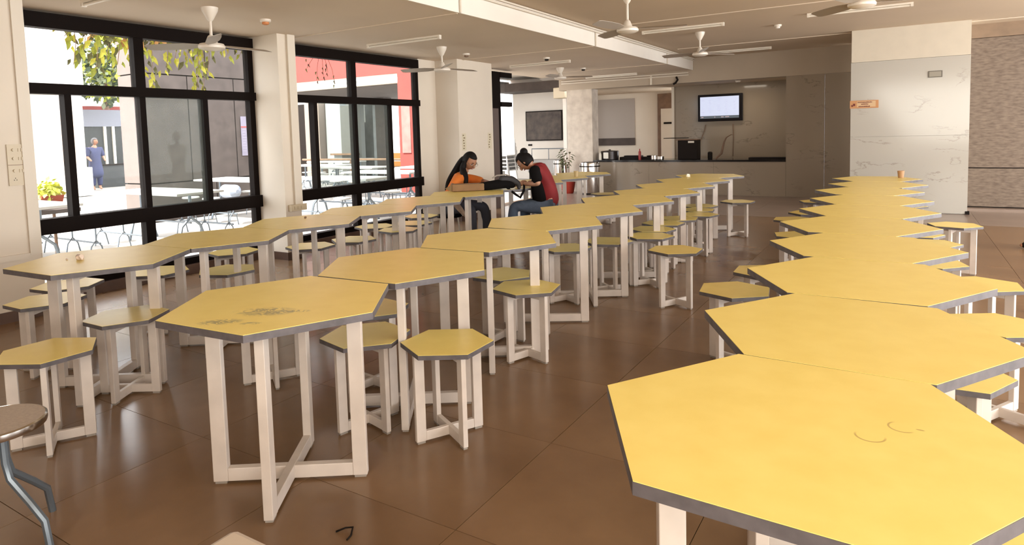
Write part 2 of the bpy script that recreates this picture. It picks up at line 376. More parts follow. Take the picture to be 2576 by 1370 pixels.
# ------------------------------------------------------------------ hexagon tables and stools
def hexpts(r, a0=0): return [(r*math.cos(a0+k*PI/3), r*math.sin(a0+k*PI/3)) for k in range(6)]
def make_hex(name, s, ztop, th, R, lw, lt, bh, m_top=None):
    """hexagonal top on two crossing U frames; R = outer reach of the legs"""
    r = empty(name)
    MB().prism(hexpts(s), ztop-th, ztop-0.0015, 1, 1, 1).prism(hexpts(s-0.0012), ztop-0.0015, ztop, 0, 0, 0).build('tabletop' if s > .3 else 'seat', [m_top or M_lam, M_edge], r)
    zu = ztop-th
    for k in range(4):
        a = math.radians(30)+k*PI/2; d = Vector((math.cos(a), math.sin(a), 0)); n = Vector((-d.y, d.x, 0))
        lg = MB().obox(d*(R-lw/2)+Vector((0,0,(zu+0.010)/2)), (d,n,(0,0,1)), (lw/2, lt/2, (zu-0.010)/2)).build('leg', M_leg, r, bevel=0.0025)
        MB().obox(d*(R-lw/2)+Vector((0,0,0.005)), (d,n,(0,0,1)), (lw/2*0.8, lt/2*0.8, 0.005)).build('foot_pad', M_pad, lg)
    for k in range(2):
        a = math.radians(30)+k*PI/2; d = Vector((math.cos(a), math.sin(a), 0)); n = Vector((-d.y, d.x, 0))
        dz = 0.0008*k
        MB().obox(Vector((0,0,0.010+bh/2+dz)), (d,n,(0,0,1)), (R-lw, lt/2-0.001, bh/2)).build('cross_beam', M_leg, r, bevel=0.0025)
        MB().obox(Vector((0,0,zu-0.02-dz)), (d,n,(0,0,1)), (R-lw, lt/2-0.001, 0.0195)).build('top_rail', M_leg, r)
    return r
ORD = ['first','second','third','fourth','fifth','sixth','seventh','eighth','ninth','tenth','eleventh','twelfth','thirteenth','fourteenth']
def smudged(name, kind):
    m = M_lam.copy(); m.name = name; nt = m.node_tree; b = nt.nodes['Principled BSDF']
    src = b.inputs['Base Color'].links[0].from_socket
    tc = nt.nodes.new('ShaderNodeTexCoord')
    def N(op, a, b_=None):
        n = nt.nodes.new('ShaderNodeMath'); n.operation = op
        for i, v in enumerate((a, b_)):
            if v is None: continue
            if isinstance(v, (int,float)): n.inputs[i].default_value = v
            else: nt.links.new(v, n.inputs[i])
        return n.outputs[0]
    sp = nt.nodes.new('ShaderNodeSeparateXYZ'); nt.links.new(tc.outputs['Object'], sp.inputs[0]); X, Y = sp.outputs[0], sp.outputs[1]
    def blob(cx, cy, rx, ry, ang=0.0):
        ca, sa = math.cos(ang), math.sin(ang)
        dx = N('SUBTRACT', X, cx); dy = N('SUBTRACT', Y, cy)
        u = N('DIVIDE', N('ADD', N('MULTIPLY', dx, ca), N('MULTIPLY', dy, sa)), rx)
        v = N('DIVIDE', N('SUBTRACT', N('MULTIPLY', dy, ca), N('MULTIPLY', dx, sa)), ry)
        return N('SQRT', N('ADD', N('MULTIPLY', u, u), N('MULTIPLY', v, v)))
    def smooth(v, a, b_):
        r = nt.nodes.new('ShaderNodeMapRange'); r.interpolation_type = 'SMOOTHSTEP'
        r.inputs['From Min'].default_value = a; r.inputs['From Max'].default_value = b_
        nt.links.new(v, r.inputs['Value']); return r.outputs[0]
    fac = None
    if kind == 'smear':
        nz = nt.nodes.new('ShaderNodeTexNoise'); nz.inputs['Scale'].default_value = 16; nz.inputs['Detail'].default_value = 5; nz.inputs['Distortion'].default_value = 2.5
        nt.links.new(tc.outputs['Object'], nz.inputs['Vector'])
        st = N('SUBTRACT', 1.0, smooth(N('ABSOLUTE', N('SUBTRACT', nz.outputs['Fac'], 0.5)), 0.01, 0.12))
        for cx,cy,rx,ry,an in ((0.07,-0.15,0.15,0.075,0.4),(0.02,-0.32,0.10,0.045,0.6),(0.14,-0.29,0.05,0.02,0.5),(0.17,-0.105,0.08,0.025,0.5)):
            e = N('MULTIPLY', N('SUBTRACT', 1.0, smooth(blob(cx,cy,rx,ry,an), 0.35, 1.0)), st)
            fac = e if fac is None else N('MAXIMUM', fac, e)
        fac = N('MULTIPLY', fac, 0.72); col = (0.17,0.16,0.12,1)
    else:
        for cx,cy,r,lo in ((0.182,0.097,0.026,0.2),(0.127,0.018,0.028,-9)):
            dd_ = N('ABSOLUTE', N('SUBTRACT', blob(cx,cy,r,r), 1.0))
            e = N('SUBTRACT', 1.0, smooth(dd_, 0.03, 0.12))
            e = N('MULTIPLY', e, N('SUBTRACT', 1.0, smooth(N('ADD', N('SUBTRACT', X, cx), N('SUBTRACT', Y, cy)) if lo > 0 else N('SUBTRACT', Y, cy), -0.012, 0.012)))
            fac = e if fac is None else N('MAXIMUM', fac, e)
        fac = N('MAXIMUM', fac, N('SUBTRACT', 1.0, smooth(blob(0.215,0.100,0.010,0.004), 0.6, 1.0)))
        fac = N('MULTIPLY', fac, 0.6); col = (0.30,0.17,0.05,1)
    mx = nt.nodes.new('ShaderNodeMix'); mx.data_type = 'RGBA'; nt.links.new(fac, mx.inputs['Factor']); nt.links.new(src, mx.inputs['A']); mx.inputs['B'].default_value = col
    nt.links.new(mx.outputs['Result'], b.inputs['Base Color'])
    return m
TABLES = {
 'M': ('middle', [(-2.16,1.752,4.3),(-2.189,2.576,3.6),(-2.215,3.401,3.4),(-2.253,4.226,-0.7),(-2.251,5.040,0.9),(-2.236,5.852,-1.1),(-2.22,6.668,0.3),(-2.263,7.482,-1.2),(-2.279,8.294,-1.3),(-2.27,9.108,-1.0)]),
 'R': ('right', [(-0.178,1.520,-1.8),(-0.137,2.331,-2.2),(-0.145,3.150,-0.7),(-0.181,3.966,-1.0),(-0.250,4.782,-1.5),(-0.227,5.598,-0.2),(-0.242,6.414,-1.2),(-0.289,7.235,-1.6),(-0.239,8.050,0.2),(-0.269,8.868,1.4)]),
 'L': ('window', [(-3.961,1.949,3.9),(-4.016,2.760,4.2),(-4.090,3.572,3.9),(-4.141,4.386,3.6),(-4.180,5.201,1.7),(-4.175,6.014,1.4),(-4.215,6.832,0.5),(-4.250,7.650,0),(-4.255,8.468,0),(-4.250,9.290,0)]),
}
S_T = 0.4665; ZT = 0.761
proto = None; MARK = []
for key,(rowname, lst) in TABLES.items():
    for i,(x,y,a) in enumerate(lst):
        if proto is None: proto = make_hex('hexagonal_table', S_T, ZT, 0.028, 0.318, 0.060, 0.036, 0.055); t = proto
        else: t = copy_tree(proto)
        t.location = (x,y,0); t.rotation_euler = (0,0,math.radians(a))
        if (key,i) in (('M',0),('R',0)):   # marked tops get their own mesh once every copy is made
            MARK.append((t, key))
        place = 'nearest the camera' if i == 0 else ('farthest from the camera' if i == 9 else '%s from the front' % ORD[i])
        extra = {('M',0):'yellow hexagonal table with grey smudges, nearest in the middle row',
                 ('R',0):'yellow hexagonal table with a cup ring, nearest in the right row'}.get((key,i))
        tag(t, extra or 'yellow hexagonal table, %s in the %s row' % (place, rowname), 'table', 'hexagonal tables in the %s row' % rowname)
for t, key in MARK:
    top = [c for c in t.children if c.name.startswith('tabletop')][0]; top.data = top.data.copy()
    top.data.materials[0] = smudged('smudged_laminate' if key=='M' else 'ringed_laminate', 'smear' if key=='M' else 'ring')
STOOLS = {
 'window side of the window row': [(-4.59,1.90,2),(-4.964,2.20,8),(-4.792,2.762,36),(-4.328,3.015,25),(-4.993,3.556,50),(-4.559,4.039,42),(-4.453,4.48,26),(-4.881,5.238,38),(-4.46,5.14,52),(-4.64,5.585,31),(-4.951,6.122,41)],
 'aisle side of the window row': [(-3.44,1.415,29.5),(-3.728,1.938,1),(-3.15,2.465,27),(-3.55,7.00,20),(-3.889,9.307,22)],
 'left side of the middle row': [(-2.557,2.679,52),],
 'right side of the middle row': [(-1.806,2.392,31),(-2.235,2.30,46),(-2.001,3.50,42),(-2.343,3.76,58),(-2.393,4.852,32),(-2.196,5.30,16),(-1.952,5.698,18),(-2.057,6.10,22),(-2.09,6.53,26),(-2.049,6.93,40),(-1.942,7.33,16),(-2.072,7.74,38),(-2.145,8.149,20)],
 'left side of the right row': [(-0.841,3.969,38),(-0.767,4.568,32),(-0.772,6.219,43),(-0.942,7.249,33),(-0.865,7.855,12),(-0.908,9.048,52)],
 'right side of the right row': [(0.36,1.72,30),(0.155,2.984,3),(0.40,3.79,30),(0.401,4.703,33),(0.1725,5.301,45),(0.191,6.15,1),(0.096,6.61,5),(0.416,7.32,45),(0.033,8.833,55)],
 'open': [(-1.54,5.11,32),(-1.823,8.785,25)],
}
S_S = 0.22; ZS = 0.455; ps = None
for key, lst in STOOLS.items():
    srt = sorted(lst, key=lambda q: q[1])
    for i,(x,y,a) in enumerate(srt):
        if ps is None: ps = make_hex('hexagonal_stool', S_S, ZS, 0.022, 0.172, 0.048, 0.024, 0.045); t = ps
        else: t = copy_tree(ps)
        t.location = (x,y,0); t.rotation_euler = (0,0,math.radians(a))
        if key == 'open':
            tag(t, 'yellow hexagonal stool standing alone in the right hand aisle, nearer one' if y < 6 else 'yellow hexagonal stool standing alone beside the farthest middle table', 'stool', 'stools standing in the aisle')
        elif key.startswith('left side of the middle'):
            tag(t, 'yellow hexagonal stool tucked under the second middle table', 'stool', 'stools at the middle row')
        else:
            tag(t, 'yellow hexagonal stool, %s from the front on the %s' % (ORD[i], key), 'stool', 'stools on the '+key)

# ------------------------------------------------------------------ ceiling fans, tubes, detectors
def make_fan(drop):
    r = empty('ceiling_fan')
    MB().lathe([(0.075,0),(0.070,-0.03),(0.028,-0.11),(0.016,-0.125)],(0,0,0)).build('canopy', M_fan, r, True)
    MB().tube([(0,0,-0.1),(0,0,-drop+0.05)],0.013).build('down_rod', M_fan, r, True)
    MB().lathe([(0.02,0.10),(0.03,0.09),(0.055,0.03),(0.105,0.02),(0.118,0.0),(0.115,-0.02),(0.08,-0.035),(0.02,-0.04)],(0,0,-drop)).build('motor', M_fan, r, True)
    for k in range(3):
        a = k*2*PI/3; d = Vector((math.cos(a),math.sin(a),0)); n = Vector((-d.y,d.x,0)); up = Vector((0,0,1))
        nn = (n*math.cos(0.30)+up*math.sin(0.30)).normalized()
        m = MB()
        prof = [(0.09,0.030),(0.16,0.045),(0.24,0.062),(0.42,0.066),(0.58,0.058),(0.62,0.045)]
        vs = []
        for rr, hw in prof:
            c = d*rr+Vector((0,0,-drop+0.01)); vs += [c-nn*hw+up*0.002, c+nn*hw+up*0.002, c+nn*hw-up*0.002, c-nn*hw-up*0.002]
        fs = [(3,2,1,0)]
        for i in range(len(prof)-1):
            b = 4*i
            for j in range(4): fs.append((b+j, b+(j+1)%4, b+4+(j+1)%4, b+4+j))
        e = 4*(len(prof)-1); fs.append((e,e+1,e+2,e+3))
        m.add(vs, fs).build('blade', M_fanb, r)
    return r
fans = [((-5.41,3.75,ZL),0.35,-0.56,'white ceiling fan nearest the first black window'),
        ((-5.48,7.37,ZL),0.31,-0.78,'white ceiling fan in front of the broad cream pillar'),
        ((-5.60,11.3,ZL),0.19,0.6,'white ceiling fan farthest along the lower ceiling'),
        ((-2.55,6.80,ZH),0.40,0.35,'white ceiling fan on a long rod under the higher ceiling, beside the drop'),
        ((-2.71,10.36,ZH),0.33,0.9,'white ceiling fan above the serving opening'),
        ((-0.34,6.85,ZH),0.40,0.25,'white ceiling fan cut by the top edge at the right')]
fcache = {}
for loc,drop,rz,lab in fans:
    f_ = make_fan(drop); f_.location = loc; f_.rotation_euler = (0,0,rz); tag(f_, lab, 'ceiling fan', 'white ceiling fans')
def make_batten(L=1.2):
    r = empty('tube_light')
    B(-L/2,L/2,-0.022,0.022,-0.022,0).build('batten', M_tube, r)
    MB().tube([(-L/2+0.03,0,-0.036),(L/2-0.03,0,-0.036)],0.013,10).build('tube', M_tube, r, True)
    for s in (-1,1): B(s*(L/2-0.015)-0.015,s*(L/2-0.015)+0.015,-0.02,0.02,-0.05,-0.02).build('end_cap', M_fan, r)
    return r
for x,y,z,lab in ((-5.43,6.48,ZL,'unlit tube light on the lower ceiling before the broad pillar'),(-5.46,10.2,ZL,'unlit tube light on the lower ceiling behind the second fan'),
                (-5.5,13.6,ZL,'unlit tube light on the lower ceiling above the concrete pier'),(-2.78,9.63,ZH,'unlit tube light on the higher ceiling left of the smoke alarm'),
                (-2.72,13.15,ZH,'unlit tube light above the wall television'),(-0.52,9.7,ZH,'unlit tube light under the top right fan'),(-5.35,2.92,ZL,'unlit tube light cut by the top left edge of the picture')):
    t = make_batten(); t.location = (x,y,z); tag(t, lab, 'light', 'unlit tube lights')
def make_smoke(nm, cap):
    r = empty('smoke_alarm')
    MB().lathe([(0.055,0),(0.055,-0.018),(0.045,-0.028)]).build('base', M_fan, r, True)
    MB().lathe([(0.034,-0.028),(0.034,-0.048),(0.018,-0.055)]).build('sensor', cap, r, True)
    return r
M_orange = mat('faded_orange_cap',(0.55,0.20,0.06),0.5)
for x,y,z,c,lab in ((-5.53,4.46,ZL,M_orange,'round smoke alarm with orange cap above the first window'),(-5.65,8.22,ZL,M_wood,'round smoke alarm with brown cap above the broad pillar'),
                  (-1.6,10.44,ZH,M_fan,'white round smoke alarm on the higher ceiling'),(-5.3,11.7,ZL,M_dark,'dark round detector on the far lower ceiling'),(-5.0,9.6,ZL,M_dark,'small dark detector on the lower ceiling behind the pillar')):
    t = make_smoke('s', c); t.location = (x,y,z); tag(t, lab, 'smoke alarm', 'ceiling detectors')

# ------------------------------------------------------------------ wall fittings
sb = empty('switch_board', (XP+0.001, 2.35, 1.11))
B(0,0.012,0,0.148,0,0.335).build('cover_plate', M_pvc, sb)
B(0.012,0.014,0.0,0.148,0.166,0.170).build('plate_joint', M_wood, sb)
for zz in (0.29,0.22,0.12):
    MB().tube([(0.012,0.045,zz),(0.024,0.045,zz)],0.013,12).build('dial', M_pvc, sb, True)
    for yy in (0.085,0.105,0.125): B(0.012,0.018,yy-0.008,yy+0.007,zz-0.014,zz+0.012).build('switch', M_pvc, sb)
for yy,zz in ((0.045,0.06),(0.036,0.045),(0.054,0.045)): B(0.012,0.013,yy-0.003,yy+0.003,zz-0.003,zz+0.003).build('socket_hole', M_dark, sb)
tag(sb, 'ivory switch board with three fan dials on the left wall pier', 'switch board')
sb = empty('socket_box', (XP+0.036, 5.14, 0.575))
B(-0.034,0.02,0,0.235,0,0.075).build('box', M_pvc, sb)
for yy in (0.06,0.11,0.16): B(0.02,0.026,yy-0.014,yy+0.014,0.02,0.055).build('switch', M_pvc, sb)
tag(sb, 'ivory socket box at the foot of the slim pillar trunking', 'socket')
M_paper = mat('aged_paper',(0.62,0.55,0.40),0.8)
M_ink = mat('brown_ink',(0.20,0.14,0.08),0.8)
for y0,y1,lab in ((8.75,8.86,'narrow aged paper notice on the left side of the broad pillar'),(9.53,9.65,'narrow aged paper notice on the right side of the broad pillar')):
    n = empty('paper_notice', (XP+0.001,y0,1.16))
    B(0,0.002,0,y1-y0,0,0.28).build('sheet', M_paper, n)
    m = MB(); random.seed(int(y0*10))
    for k in range(6):
        zz = 0.25-k*0.043; a = random.uniform(0.01,0.04)
        m.box(0.002,0.003,a,a+random.uniform(0.03,0.06),zz-0.012,zz+0.008)
    o = m.build('printed_marks', M_ink, n); o['kind'] = 'stuff'
    tag(n, lab, 'notice', 'paper notices on the broad pillar')
# orange sign on marble corner
M_sg = mat('orange_sign',(0.50,0.24,0.10),0.5); M_sgp = mat('pale_sign_field',(0.60,0.40,0.22),0.5); M_sgt = mat('dark_red_print',(0.14,0.02,0.015),0.5)
n = empty('wall_sign', (-0.745,11.985,1.66))
B(0,0.40,0,0.012,0,0.125).build('board', M_sg, n)
B(0.10,0.36,-0.001,0,0.02,0.112).build('field', M_sgp, n)
m = MB(); random.seed(3)
for (z, x0, x1) in ((0.088,0.11,0.31),(0.058,0.16,0.25),(0.022,0.12,0.28)):
    x = x0
    while x < x1:
        wd = random.uniform(0.008,0.016); m.box(x, x+wd, -0.003,-0.001, z, z+random.uniform(0.011,0.016)); x += wd+0.0035
o = m.build('lettering', M_sgt, n); o['kind'] = 'stuff'
MB().box(0.02,0.045,-0.003,0,0.03,0.055).box(0.047,0.075,-0.003,0,0.04,0.078).build('emblem', M_sgt, n)
tag(n, 'small orange sign with dark red print at the marble corner', 'sign')
n = empty('wall_vent', (0.305,11.99,2.085))
B(0,0.18,0,0.01,0,0.10).build('vent_frame', mat('vent_grey',(0.13,0.11,0.085),0.5), n)
B(0.012,0.165,-0.004,0,0.012,0.088).build('vent_cover', mat('vent_pale',(0.28,0.25,0.195),0.5), n)
tag(n, 'small grey rectangular box high on the marble pillar', 'wall box')
# television
tv = empty('television', (-3.61,15.53,1.875))
B(-0.50,0.50,-0.035,0.035,-0.31,0.31).build('casing', mat('tv_black',(0.006,0.004,0.005),0.4,spec=0.15), tv, bevel=0.01)
B(-0.445,0.425,-0.040,-0.034,-0.185,0.255).build('screen', mat('lit_screen',(0.1,0.1,0.1),0.3,emit=(0.74,0.79,1.0),estr=0.60), tv)
B(-0.445,0.425,-0.040,-0.034,-0.245,-0.187).build('task_bar', mat('task_bar',(0.05,0.06,0.07),0.3,emit=(0.05,0.06,0.07),estr=1.0), tv)
m = MB(); random.seed(5)
M_scr = mat('screen_text',(0.3,0.3,0.4),0.5,emit=(0.50,0.53,0.72),estr=0.6)
m.box(-0.07,0.05,-0.042,-0.040,0.215,0.230)
for cx in (-0.38,-0.22,-0.02,0.15,0.33):
    for k in range(9):
        if random.random() < 0.7:
            z = 0.17-k*0.04; wd = random.uniform(0.03,0.07); m.box(cx-wd/2,cx+wd/2,-0.042,-0.040,z,z+0.010)
o = m.build('menu_text', M_scr, tv); o['kind'] = 'stuff'
m = MB()
for x,wd in ((-0.42,0.05),(-0.12,0.02),(0.03,0.06),(0.12,0.09)): m.box(x,x+wd,-0.042,-0.040,-0.225,-0.205)
m.build('task_icons', mat('icons',(0.3,0.2,0.2),0.5,emit=(0.45,0.38,0.40),estr=0.5), tv)
B(-0.15,0.15,0.035,0.06,-0.15,0.15).build('wall_bracket', M_dark, tv)
tv.rotation_euler = (0,0,0)
tag(tv, 'flat black television showing a pale screen above the counter', 'television')
for pts,lab in (([(-3.95,15.57,1.49),(-3.98,15.57,1.35),(-4.08,15.57,1.1),(-4.08,15.5,0.75)],'thin cable hanging from the left of the television'),
                ([(-3.33,15.57,1.49),(-3.32,15.57,1.2),(-3.32,15.5,0.75)],'thin cable hanging from the right of the television')):
    tag(MB().tube(pts,0.008,6).build('cable', M_wood, None, True), lab, 'cable', 'television cables')
# counter things
ZC = 0.742
o = empty('steel_appliance', (-4.0,14.35,ZC))
B(-0.21,0.21,-0.15,0.15,0,0.42).build('casing', M_dark, o, bevel=0.01)
B(-0.24,0.22,-0.17,0.17,0.42,0.44).build('lid', M_wood, o)
B(0.02,0.15,-0.156,-0.15,0.36,0.40).build('label_plate', M_tube, o)
tag(o, 'black box appliance on the counter below the television', 'appliance')
o = B(-4.55,-4.05,14.28,14.5,ZC+0.46,ZC+0.475).build('serving_tray', M_dark); tag(o, 'dark flat tray lying on top of the black appliance', 'tray')
o = empty('cooking_pot', (-5.86,14.35,ZC))
MB().lathe([(0.20,0),(0.21,0.01),(0.21,0.19),(0.20,0.20),(0.03,0.215),(0.02,0.235)]).build('pot_body', mat('dark_pot',(0.03,0.022,0.02),0.3,metal=0.4), o, True)
B(-0.07,0.05,-0.222,-0.20,0.03,0.17).build('tag_plate', M_tube, o)
tag(o, 'dark round cooking pot at the left end of the counter', 'pot')
o = MB().lathe([(0.03,0),(0.032,0.03),(0.030,0.17),(0.012,0.20),(0.012,0.24)],(-5.13,14.35,ZC)).build('sauce_bottle', mat('red_plastic',(0.30,0.012,0.01),0.35), None, True); tag(o,'slim red bottle standing on the black counter','bottle')
for x,h,lab in ((-4.75,0.09,'small steel pot on the counter right of the red bottle'),(-4.60,0.07,'lower steel bowl on the counter beside the small steel pot')):
    o = MB().lathe([(0.06,0),(0.075,0.01),(0.075,h),(0.068,h),(0.06,h-0.02)],(x,14.22,ZC)).build('steel_pot', M_steel, None, True); tag(o, lab, 'pot', 'steel pots on the counter')
o = MB().lathe([(0.045,0),(0.05,0.02),(0.05,0.14),(0.03,0.16)],(-3.55,14.35,ZC)).build('black_canister', M_dark, None, True); tag(o,'small black canister right of the appliance','canister')
o = MB().lathe([(0.03,0),(0.03,0.12),(0.015,0.16)],(-6.0,14.12,ZC)).build('salt_shaker', M_tube, None, True); tag(o,'pale bottle beside the dark pot at the pier','bottle')
o = MB().tube([(-3.42,14.3,ZC+0.01),(-3.30,14.3,ZC+0.12),(-3.25,14.32,ZC+0.36),(-3.20,14.32,ZC+0.46),(-3.10,14.32,ZC+0.52),(-3.06,14.32,ZC+0.51)],[0.02,0.024,0.018,0.012,0.008,0.004],8).build('bent_hose', M_wood, None, True); tag(o,'curved brown hose rising from the counter','hose')
o = B(-2.75,-2.02,14.3,14.6,ZC,ZC+0.03).build('flat_tray', M_dark, None); tag(o,'flat dark tray at the right end of the counter','tray')
o = empty('gas_stove', (-5.15,14.55,ZC)); MB().box(-0.5,0.4,-0.12,0.12,0,0.05).box(-0.40,0.0,-0.1,0.1,0.05,0.08).build('body', M_dark, o); MB().lathe([(0.07,0),(0.09,0.02),(0.06,0.03)],(0.2,0,0.05)).build('burner', M_dark, o)
tag(o, 'low black stove on the counter behind the red bottle', 'stove')
# ------------------------------------------------------------------ things on tables
def cup(x,y,z,r,h,m,lab,nm='cup'):
    o = MB().lathe([(r*0.75,0),(r,h),(r*0.93,h),(r*0.70,0.008)],(x,y,z)).build(nm, m, None, True); tag(o, lab, 'cup', None); return o
cup(-0.02,9.06,ZT,0.038,0.085, mat('tan_cup',(0.42,0.24,0.12),0.4), 'tan paper cup on the farthest table of the right row', 'paper_cup')
cup(-4.05,8.62,ZT,0.036,0.085, mat('brass_cup',(0.45,0.34,0.18),0.4), 'pale metal cup on the ninth table of the window row', 'metal_cup')
def crumple(name, loc, r, m, lab, seed, cat='paper'):
    random.seed(seed); bm = bmesh.new(); bmesh.ops.create_icosphere(bm, subdivisions=2, radius=r)
    for v in bm.verts: v.co *= random.uniform(0.6,1.1); v.co.z = max(v.co.z, -r*0.6)
    me = bpy.data.meshes.new(name); bm.to_mesh(me); bm.free(); me.materials.append(m)
    o = bpy.data.objects.new(name, me); COL.objects.link(o); o.location = (loc[0],loc[1],loc[2]+r*0.6); return tag(o, lab, cat)
M_tissue = mat('tissue',(0.62,0.50,0.42),0.8); M_tissw = mat('white_tissue',(0.8,0.76,0.66),0.8)
crumple('crumpled_tissue', (-4.03,1.86,ZT), 0.024, M_tissue, 'crumpled tissue on the nearest window row table', 4)
crumple('crumpled_tissue', (-2.47,8.80,ZT), 0.030, M_tissw, 'white crumpled paper on the ninth middle row table', 5)
crumple('paper_pellet', (-4.12,1.83,ZT), 0.006, M_tissue, 'tiny paper pellet left of the crumpled tissue', 6)
crumple('food_crumb', (-4.22,3.70,ZT), 0.012, M_wood, 'brown crumb on the third window row table', 8, 'crumb')
# scrap on the floor
tag(MB().tube([(-1.72,1.575,0.003),(-1.695,1.60,0.012),(-1.675,1.615,0.012),(-1.655,1.585,0.004),(-1.65,1.56,0.003)],0.0035,6).build('floor_scrap', M_dark, None, True), 'small curled dark scrap on the floor at bottom centre', 'scrap')

# bag, box and papers at the two women
def skin(name, verts, edges, radii, m, parent=None, sub=2, flat=None):
    me = bpy.data.meshes.new(name); me.from_pydata([tuple(v) for v in verts], edges, []); me.update()
    o = bpy.data.objects.new(name, me); COL.objects.link(o)
    md = o.modifiers.new('skin','SKIN'); md.use_smooth_shade = True
    lay = me.skin_vertices[0].data
    for i, r in enumerate(radii):
        lay[i].radius = (r, r) if isinstance(r,(int,float)) else r
        lay[i].use_root = (i == 0)
    sb_ = o.modifiers.new('subsurf','SUBSURF'); sb_.levels = sub; sb_.render_levels = sub
    dg = bpy.context.evaluated_depsgraph_get(); ev = o.evaluated_get(dg)
    me2 = bpy.data.meshes.new_from_object(ev); me2.name = name
    o.modifiers.clear(); o.data = me2; me2.materials.clear(); me2.materials.append(m)
    me2.polygons.foreach_set('use_smooth', [True]*len(me2.polygons))
    if parent is not None: o.parent = parent
    return o
def chain(n, start=0): return [(i+start,i+start+1) for i in range(n-1)]
def ellipsoid(name, c, r, m, parent, seg=16, rot=None, squash=None):
    bm = bmesh.new(); bmesh.ops.create_uvsphere(bm, u_segments=seg, v_segments=max(8,seg*3//4), radius=1)
    for v in bm.verts:
        if squash: squash(v)
        v.co = Vector((v.co.x*r[0], v.co.y*r[1], v.co.z*r[2]))
        if rot is not None: v.co = rot @ v.co
        v.co += Vector(c)
    me = bpy.data.meshes.new(name); bm.to_mesh(me); bm.free(); me.materials.append(m); me.polygons.foreach_set('use_smooth',[True]*len(me.polygons))
    o = bpy.data.objects.new(name, me); COL.objects.link(o)
    if parent is not None: o.parent = parent
    return o
M_skin = mat('skin',(0.36,0.17,0.095),0.5); M_skin2 = mat('skin_light',(0.46,0.24,0.15),0.5)
M_hair = mat('black_hair',(0.006,0.004,0.004),0.65,var=0.3,scale=30,spec=0.2)
M_eye = mat('eye_dark',(0.02,0.012,0.01),0.2); M_lip = mat('lip',(0.30,0.09,0.07),0.5); M_wire = mat('glasses_wire',(0.5,0.48,0.45),0.2,metal=1.0)
def hand(root, wrist, d, up, side, m, curl=0.5, sc_=1.0):
    """palm and five fingers; d = pointing direction, up = back of the hand, side = thumb side"""
    d, up, side = Vector(d).normalized(), Vector(up).normalized(), Vector(side).normalized(); w_ = Vector(wrist)
    P = w_ + d*0.045*sc_
    ps_ = [w_, P, w_+d*0.085*sc_]
    hn = skin('hand', ps_, chain(3), [(0.017*sc_,0.024*sc_),(0.019*sc_,0.033*sc_),(0.015*sc_,0.034*sc_)], m, root, 1)
    for k,(off,ln) in enumerate(((0.027,0.068),(0.009,0.078),(-0.009,0.073),(-0.026,0.057))):
        b = w_+d*0.07*sc_+side*off*sc_
        p1_ = b+d*0.03*sc_; p2_ = p1_+(d*math.cos(curl)-up*math.sin(curl))*ln*0.45*sc_; p3_ = p2_+(d*math.cos(curl*1.9)-up*math.sin(curl*1.9))*ln*0.35*sc_
        skin('finger', [b,p1_,p2_,p3_], chain(4), [0.0095*sc_,0.009*sc_,0.0082*sc_,0.0068*sc_], m, hn, 1)
    b = w_+d*0.02*sc_+side*0.02*sc_; p1_ = b+(d*0.5+side*0.8-up*0.2).normalized()*0.035*sc_; p2_ = p1_+(d*0.9+side*0.3-up*0.3).normalized()*0.03*sc_
    skin('thumb', [b,p1_,p2_], chain(3), [0.012*sc_,0.0105*sc_,0.008*sc_], m, hn, 1)
def head(root, c, fwd, up, m, glasses=True, s=1.0):
    """c = centre of the head, fwd = gaze direction"""
    c = Vector(c); f = Vector(fwd).normalized(); u = Vector(up); u = (u-f*u.dot(f)).normalized(); r = f.cross(u)  # r = right side
    R = Matrix((r, f, u)).transposed()
    def sq(v):
        if v.co.z < 0: v.co.x *= 1+0.32*v.co.z; v.co.y *= 1+0.14*v.co.z
        if v.co.y < 0: v.co.z *= 1
    hd = ellipsoid('head', c, (0.073*s,0.093*s,0.112*s), m, root, 24, R, sq)
    def at(x,y,z): return c + r*x*s + f*y*s + u*z*s
    ellipsoid('nose', at(0,0.098,-0.018), (0.012*s,0.018*s,0.022*s), m, hd, 10, R)
    for sx in (-1,1):
        ellipsoid('eye', at(sx*0.031,0.078,0.008), (0.014*s,0.009*s,0.007*s), M_eye, hd, 10, R)
        ellipsoid('eyebrow', at(sx*0.031,0.083,0.030), (0.018*s,0.006*s,0.004*s), M_hair, hd, 8, R)
        ellipsoid('ear', at(sx*0.073,-0.005,-0.008), (0.009*s,0.018*s,0.028*s), m, hd, 10, R)
    ellipsoid('mouth', at(0,0.082,-0.056), (0.022*s,0.008*s,0.007*s), M_lip, hd, 10, R)
    if glasses:
        g = MB()
        for sx in (-1,1):
            pts = [at(sx*0.033+0.022*math.cos(a), 0.100, 0.006+0.018*math.sin(a)) for a in [k*2*PI/12 for k in range(13)]]
            g.tube(pts, 0.0016, 5)
            g.tube([at(sx*0.056,0.098,0.010), at(sx*0.078,0.0,0.008)], 0.0016, 5)
        g.tube([at(-0.011,0.101,0.008), at(0.011,0.101,0.008)],0.0016,5)
        g.build('glasses', M_wire, hd, True)
    return at, R
